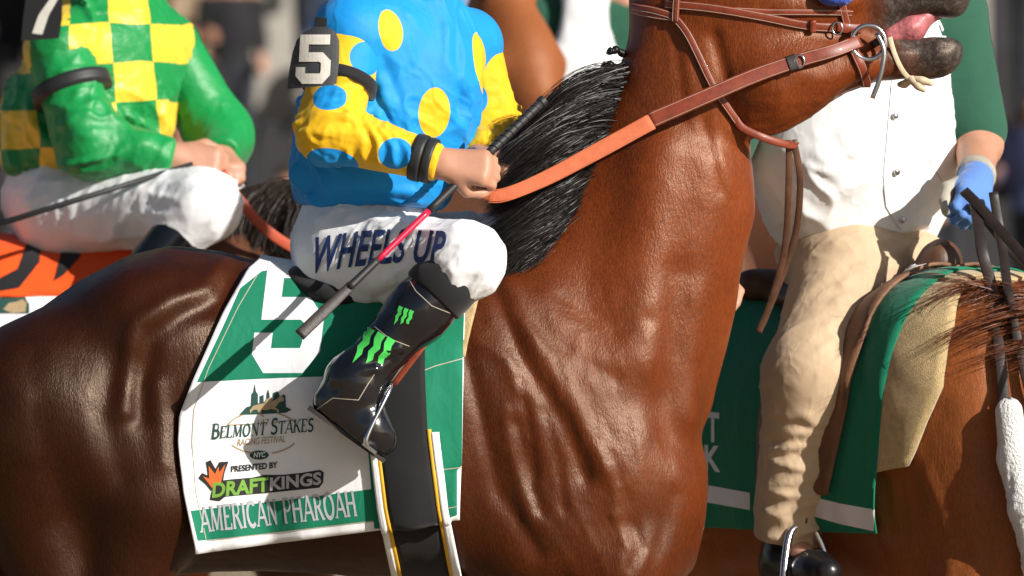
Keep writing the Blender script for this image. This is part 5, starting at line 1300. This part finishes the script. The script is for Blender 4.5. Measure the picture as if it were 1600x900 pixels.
for s, kn, an, to in ((-1, k7R, n7R, t7R), (1, k7L, n7L, t7L)): b7 += [rc(q7(110, 330, s * .09), kn, .08, .055, .03), rc(kn, an, .05, .036, .03), rc(an, to, .034, .024, .02)]
b7 += hand_prims(w7R, q7(335, 258, -.26), (.0, -1, .3), (.1, 0, 1), .95, 1.12) + hand_prims(w7L, q7(360, 262, -.12), (.2, -.5, .8), (-1, 0, 0), .9, 1.0) + hd7
build('body', b7, .0075, M_skin, j7, None, 1)
def checks(name):
    m, nt, bs = newmat(name); t = nd(nt, 'ShaderNodeTexCoord'); nz = nd(nt, 'ShaderNodeTexNoise'); nz.inputs['Scale'].default_value = 5; nt.links.new(t.outputs['Object'], nz.inputs[0])
    vm = nd(nt, 'ShaderNodeVectorMath', operation='MULTIPLY_ADD'); nt.links.new(nz.outputs['Color'], vm.inputs[0]); vm.inputs[1].default_value = (.035, 0, .035); nt.links.new(t.outputs['Object'], vm.inputs[2])
    mp = nd(nt, 'ShaderNodeMapping'); mp.inputs['Scale'].default_value = (1, 0, 1); mp.inputs['Rotation'].default_value = (0, R(4), 0); mp.inputs['Location'].default_value = (.035, .5, .02); nt.links.new(vm.outputs[0], mp.inputs[0])
    ck = nd(nt, 'ShaderNodeTexChecker'); ck.inputs['Scale'].default_value = 1 / .098; ck.inputs['Color1'].default_value = (.75, .50, .03, 1); ck.inputs['Color2'].default_value = (.0, .22, .045, 1); nt.links.new(mp.outputs[0], ck.inputs[0])
    nt.links.new(ck.outputs[0], bs.inputs['Base Color']); setp(bs, Roughness=.46, Specular_IOR_Level=.45, Sheen_Weight=.1)
    v = coords(nt, (1, 1, 1.5), (0, R(25), 0)); nt.links.new(bump(nt, noisen(nt, v, 14, 4), .8, .012), bs.inputs['Normal']); return m
M_chk = checks('chequered_satin'); M_gsat = satin('green_satin', (.0, .24, .05), None, (), .48, .45, .1, .55, False)
sh7 = [ell(q7(168, 95), (.215, .16, .22), .06, T7), ell(q7(150, 190), (.205, .175, .21), .08, T7), ell(q7(110, 235), (.17, .175, .12), .08), rc(s7R, s7L, .09, .088, .06), ell(q7(60, 200, 0), (.09, .15, .16), .06), rc(q7(185, 10), q7(192, -30), .08, .065, .04), cut(q7(110, 268), (0, 0, -1), .01), cut(q7(192, -34), (.2, 0, 1), .01)]
st7, sv7, sf7 = build('shirt', sh7, .0085, M_chk, j7, [creases(.016, (.4, 0, -1), 4, 12, 121, away([s7R, s7L], .06, .14)), creases(.010, (1, 0, -.4), 5, 18, 125, away([s7R, s7L], .06, .14))])
for sh, el, wr, sd7 in ((s7R, e7R, w7R, 131), (s7L, e7L, w7L, 141)):
    d = wr - el; d /= np.linalg.norm(d)
    build('sleeve', [rc(sh, el, .086, .076, .03), rc(el, wr, .076, .048, .05), cut(wr - d * .003, d, .008)], .0075, M_gsat, st7, [creases(.012, np.cross(el - sh, [0, 1, .3]) + .5 * (wr - el), 5, 13, sd7, away([sh], .06, .14), .2), creases(.005, (.4, .2, 1), 7, 22, sd7 + 3, away([sh], .06, .14), .2)])
p7 = [ell(q7(105, 318), (.15, .175, .13), .06), rc(q7(110, 268), q7(108, 300), .14, .155, .06)]
for s, kn, an in ((-1, k7R, n7R), (1, k7L, n7L)):
    p7 += [ell(q7(95, 340, s * .08), (.10, .11, .11), .05), rc(q7(110, 328, s * .10), kn, .118, .090, .05), rc(kn, kn + (an - kn) * .3, .085, .062, .04)]
    v, f = surf([rc(kn + (an - kn) * .25, an, .066, .050, .03), rc(an, to, .044, .030, .03)], .01); mk('boot', v, f, M_boot, j7)
build('breeches', p7, .0085, M_breech, j7, [creases(.008, (1, -.5, .2), 4, 15, 151), creases(.005, (.5, 0, 1), 6, 22, 155)])
hc7 = q7(200, -95) + HM7[:, 2] * .035; v, f = surf([ell(hc7, (.125, .105, .115), .02, HM7), cut(hc7 - HM7[:, 2] * .035, -HM7[:, 2], .01)], .01); mk('helmet', v, f, simple('green_helmet', (.0, .2, .05), .3), j7)
n7 = root('arm_number', tuple(q7(60, 30, -.34)), 'black arm badge with white 7 on the green-and-yellow jockey', 'badge')
def plate7(pts, Y0, th): 
    V = [W(x, y, B7 + Y0) for x, y in pts] + [W(x, y, B7 + Y0 + th) for x, y in pts]; n = len(pts)
    return np.array(V), [tuple(range(n))[::-1], tuple(range(n, 2 * n))] + [(i, (i + 1) % n, (i + 1) % n + n, i + n) for i in range(n)]
v, f = plate7([(33, 64), (36, 30), (44, -30), (60, -44), (88, -42), (98, -20), (97, 30), (92, 60)], -.335, .012); mk('leather_plate', v, f, M_blackcl, n7, False)
v, f = plate7([(50, 52), (60, 24), (78, -2), (78, -8), (52, -4), (54, -22), (94, -24), (92, -4), (76, 24), (66, 54)], -.338, .003); mk('number_seven', v, f, simple('number_vinyl_white', (.6, .58, .52), .8), n7, False)
c0 = s7R + (e7R - s7R) * .42; u7 = (e7R - s7R) / np.linalg.norm(e7R - s7R); v, f = tube(np.array([c0 + u7 * t for t in np.linspace(-.016, .016, 4)]), .102, 26); mk('arm_strap', v, f, M_rubber, n7)
w7h = root('whip', tuple(q7(160, 300, -.4)), 'thin black whip held low by the green-and-yellow jockey', 'whip')
v, f = tube(np.array([q7(300, 256, -.30), q7(160, 300, -.42), q7(-40, 362, -.5)]), [.006, .007, .008], 10); mk('shaft', v, f, M_rubber, w7h)
r7 = root('rein', tuple(q7(400, 330, -.2)), 'orange-red rein in the hand of the green-and-yellow jockey', 'rein')
v, f = strap([q7(345, 268, -.26), q7(372, 310, -.28), q7(420, 362, -.27), q7(480, 395, -.2), q7(560, 400, -.15)], (0, -1, .1), .026, .006, 40); mk('leather_rein', v, f, simple('orange_rein', (.42, .07, .03), .6), r7)

# ------------------------------------------------------------------ riders further back
print('background')
def mounted_horse(name, X, Y, rz, sc, mat, label, rotn, turn=0, hrot=0):
    M = np.eye(4); M[:3, :3] = rotz(rz) * sc; M[:3, 3] = (X, Y, 0); r_ = root(name, (X, Y, 0), label, 'horse')
    v, f = surf(horse_prims(rotn, turn, False, hrot=hrot), .018, None); mk('body', np.asarray(v) @ M[:3, :3].T + M[:3, 3], f, mat, r_); hooves(r_, M); return M
MH = mounted_horse('saddle_horse', -.30, 4.6, R(-58), 1.03, M_bay2, 'light bay horse with raised ears standing behind the blue jockey', R(6), 0, R(52))
MH2 = mounted_horse('saddle_horse', .55, 6.2, R(-40), 1.06, M_dbay, 'dark horse under the second rider in a white vest and green shirt', R(78))
r2 = root('person', tuple(W(890, 250, 6.0)), 'second rider in white vest and green shirt behind the bay racehorse\'s mane', 'person')
q2 = lambda x, y, d=0.: W(x, y, 6.0 + d)
hd3, HM3 = head_prims(q2(965, -40), (.3, -.9, 0))
bb = [ell(q2(905, 120), (.17, .13, .30), .05), rc(q2(905, 10), q2(955, 0), .07, .06, .05), rc(q2(850, 40), q2(835, 180, -.1), .06, .05, .03), rc(q2(980, 40), q2(1010, 180, -.1), .06, .05, .03), rc(q2(835, 180, -.1), q2(900, 250, -.35), .045, .03, .03), rc(q2(1010, 180, -.1), q2(950, 250, -.35), .045, .03, .03), rc(q2(880, 250), q2(840, 380, -.1), .1, .07, .05), rc(q2(930, 250), q2(990, 380, -.1), .1, .07, .05), rc(q2(840, 380, -.1), q2(850, 520, -.05), .06, .045, .03), rc(q2(990, 380, -.1), q2(985, 520, -.05), .06, .045, .03)]
build('body', bb + hand_prims(q2(900, 250, -.35), q2(908, 258, -.43), (0, 0, 1), (1, 0, 0)) + hand_prims(q2(950, 250, -.35), q2(942, 258, -.43), (0, 0, 1), (-1, 0, 0)) + hd3, .012, M_skin, r2)
build('polo_shirt', [rc(q2(855, 42), q2(975, 40), .10, .10, .05), rc(q2(850, 42), q2(835, 160, -.1), .105, .09, .05), rc(q2(975, 42), q2(1008, 160, -.1), .10, .085, .05)], .014, M_gshirt, r2, wrinkle(.01, (7, 7, 9), 5))
build('vest', [ell(q2(905, 110), (.235, .19, .36), .06), ell(q2(900, 180), (.235, .2, .25), .06), ell(q2(835, 20, 0), (.09, .3, .16), .03, None, True), ell(q2(985, 20, 0), (.08, .3, .16), .03, None, True), cut(q2(900, 260), (0, 0, -1), .01)], .014, M_white, r2, [wrinkle(.014, (5, 5, 6), 5)])
build('trousers', [ell(q2(905, 260), (.2, .18, .14), .05), rc(q2(880, 262), q2(840, 380, -.1), .12, .10, .05), rc(q2(930, 262), q2(990, 380, -.1), .12, .10, .05), rc(q2(840, 380, -.1), q2(850, 520, -.05), .09, .07, .05), rc(q2(990, 380, -.1), q2(985, 520, -.05), .09, .07, .05)], .016, M_khaki, r2)
# spectators: three builds, one mesh each, clothes by material slot
def standing(seed, sit=0):
    rnd = random.Random(seed); k = rnd.uniform(-.04, .04)
    hdp, HMx = head_prims((0.02, 0, 1.62), (0, -1, 0))
    P = [ell((0, 0, 1.22), (.19, .13, .28), .05), ell((0, 0, .95), (.17, .13, .15), .05), rc((-.17, 0, 1.42), (.17, 0, 1.42), .07, .07, .05), rc((0, 0, 1.45), (.01, -.01, 1.55), .06, .055, .03)]
    for s in (-1, 1):
        e = np.array([s * (.26 + k), .02, 1.14]); w = np.array([s * .2, -.16 - k, .98 + (.22 if (s > 0) == (seed % 2 == 0) else 0)])
        P += [rc((s * .19, 0, 1.41), e, .06, .048, .03), rc(e, w, .046, .03, .03), rc((s * .09, 0, .92), (s * .1, -.01, .5), .095, .065, .04), rc((s * .1, -.01, .5), (s * .1, .02, .09), .062, .045, .04), rc((s * .1, .03, .05), (s * .11, -.14, .035), .045, .035, .03)]
        P += hand_prims(w, w + np.array([0, -.06, -.03]), (s * .6, -.3, .6), (-s, 0, .2), .6, 1.0)
    v, f = surf(P + hdp, .014, wrinkle(.006, (9, 9, 9), seed)); me = bpy.data.meshes.new('spectator'); me.from_pydata(v.tolist(), [], f.tolist()); me.update()
    c = v[f].mean(1); idx = np.zeros(len(f), int)
    idx[(c[:, 2] > .93) & (c[:, 2] < 1.47)] = 1; idx[(np.abs(c[:, 0]) > .15) & (c[:, 1] < -.1) & (c[:, 2] > .85) & (c[:, 2] < 1.3)] = 0; idx[c[:, 2] <= .95] = 2; idx[c[:, 2] < .09] = 3; idx[(c[:, 2] > 1.66) | ((c[:, 2] > 1.56) & (c[:, 1] > .01))] = 3
    idx[(c[:, 2] < .95) & (np.abs(c[:, 0]) > .17) & (c[:, 1] < -.08)] = 0
    for m in (M_skin, M_white, M_navy, M_hairp): me.materials.append(m)
    me.polygons.foreach_set('material_index', idx.tolist()); me.polygons.foreach_set('use_smooth', [True] * len(f)); return me
builds = [standing(1), standing(2), standing(3)]
SH = [('black', (.012, .012, .014)), ('navy', (.02, .03, .09)), ('slate blue', (.08, .10, .22)), ('white', (.7, .7, .7)), ('dark green', (.015, .06, .035)), ('grey', (.16, .16, .17)), ('plum', (.07, .03, .08)), ('pale blue', (.25, .36, .55)), ('maroon', (.12, .02, .03))]
SM = [cloth('shirt_' + n.replace(' ', '_'), c, .8, 400, .1, .3) for n, c in SH]
PM = [cloth('trousers_dark', (.02, .022, .03), .8), cloth('trousers_tan', (.3, .22, .14), .8)]
gs = root('grandstand', (0, 40, 0), 'dark raked grandstand with pale posts far behind the horses', 'building')
M_conc = simple('shade_toned_concrete', (.035, .034, .036), .9, .3, 4, .3, .01); M_post = simple('painted_post', (.42, .39, .34), .6, .15, 6, .1, .004); M_dwall = simple('shade_toned_wall', (.010, .011, .018), .9, .4, 3, .2, .01, vscale=.5); M_slate = simple('slate_blue_panel', (.10, .12, .26), .8, .15, 5, .1, .004)  # concrete and wall colours near black, the stand's inner shade put into them
rows = 8
for i in range(rows): v, f = box((0, 34 + i * 1.1, (.55 + i * .55) / 2), (60, 1.08, .55 + i * .55)); mk('tier', v, f, M_conc, gs, False)
v, f = box((0, 34 + rows * 1.1 + 1, 5), (60, .4, 10)); mk('back_wall', v, f, M_dwall, gs, False)
v, f = box((0, 39, 10.2), (60, 13, .3)); mk('roof', v, f, M_dwall, gs, False)
Yp = 38.4
for x in (445, 1512, 800, -260, 2250, -1000, 3000): v, f = box((W(x, 0, Yp)[0], Yp, 6.38), (.50 if x in (445, 800) else .28, .4, 7.24)); mk('post', v, f, M_post, gs, False)
v, f = box((W(900, 0, 38.2)[0], 37.9 + .55, 5.0), (1.7, .15, 4.4)); mk('panel', v, f, M_slate, gs, False)
rnd = random.Random(11); k = 0
seen = set()
for i in range(rows):
    for x in np.arange(-9.5, 9.6, .82):
        if rnd.random() < .30: continue
        X = x + rnd.uniform(-.2, .2); ci = rnd.choices(range(len(SH)), (6, 5, 3, 1.3, 2, 2, 2, 1.5, 1.5))[0]
        o = bpy.data.objects.new('spectator', builds[rnd.randrange(3)]); C.objects.link(o); o.location = (X, 34 + i * 1.1 - .1, .55 + i * .55 + .01 if i else .56); o.rotation_euler = (0, 0, rnd.uniform(-.7, .7)); s = rnd.uniform(.94, 1.06); o.scale = (s, s, s)
        o.material_slots[1].link = 'OBJECT'; o.material_slots[1].material = SM[ci]; o.material_slots[2].link = 'OBJECT'; o.material_slots[2].material = PM[rnd.random() < .25]
        tag(o, 'out-of-focus spectator in a %s top standing in the dark grandstand' % SH[ci][0], 'spectator', 'spectators in %s tops in the grandstand' % SH[ci][0])
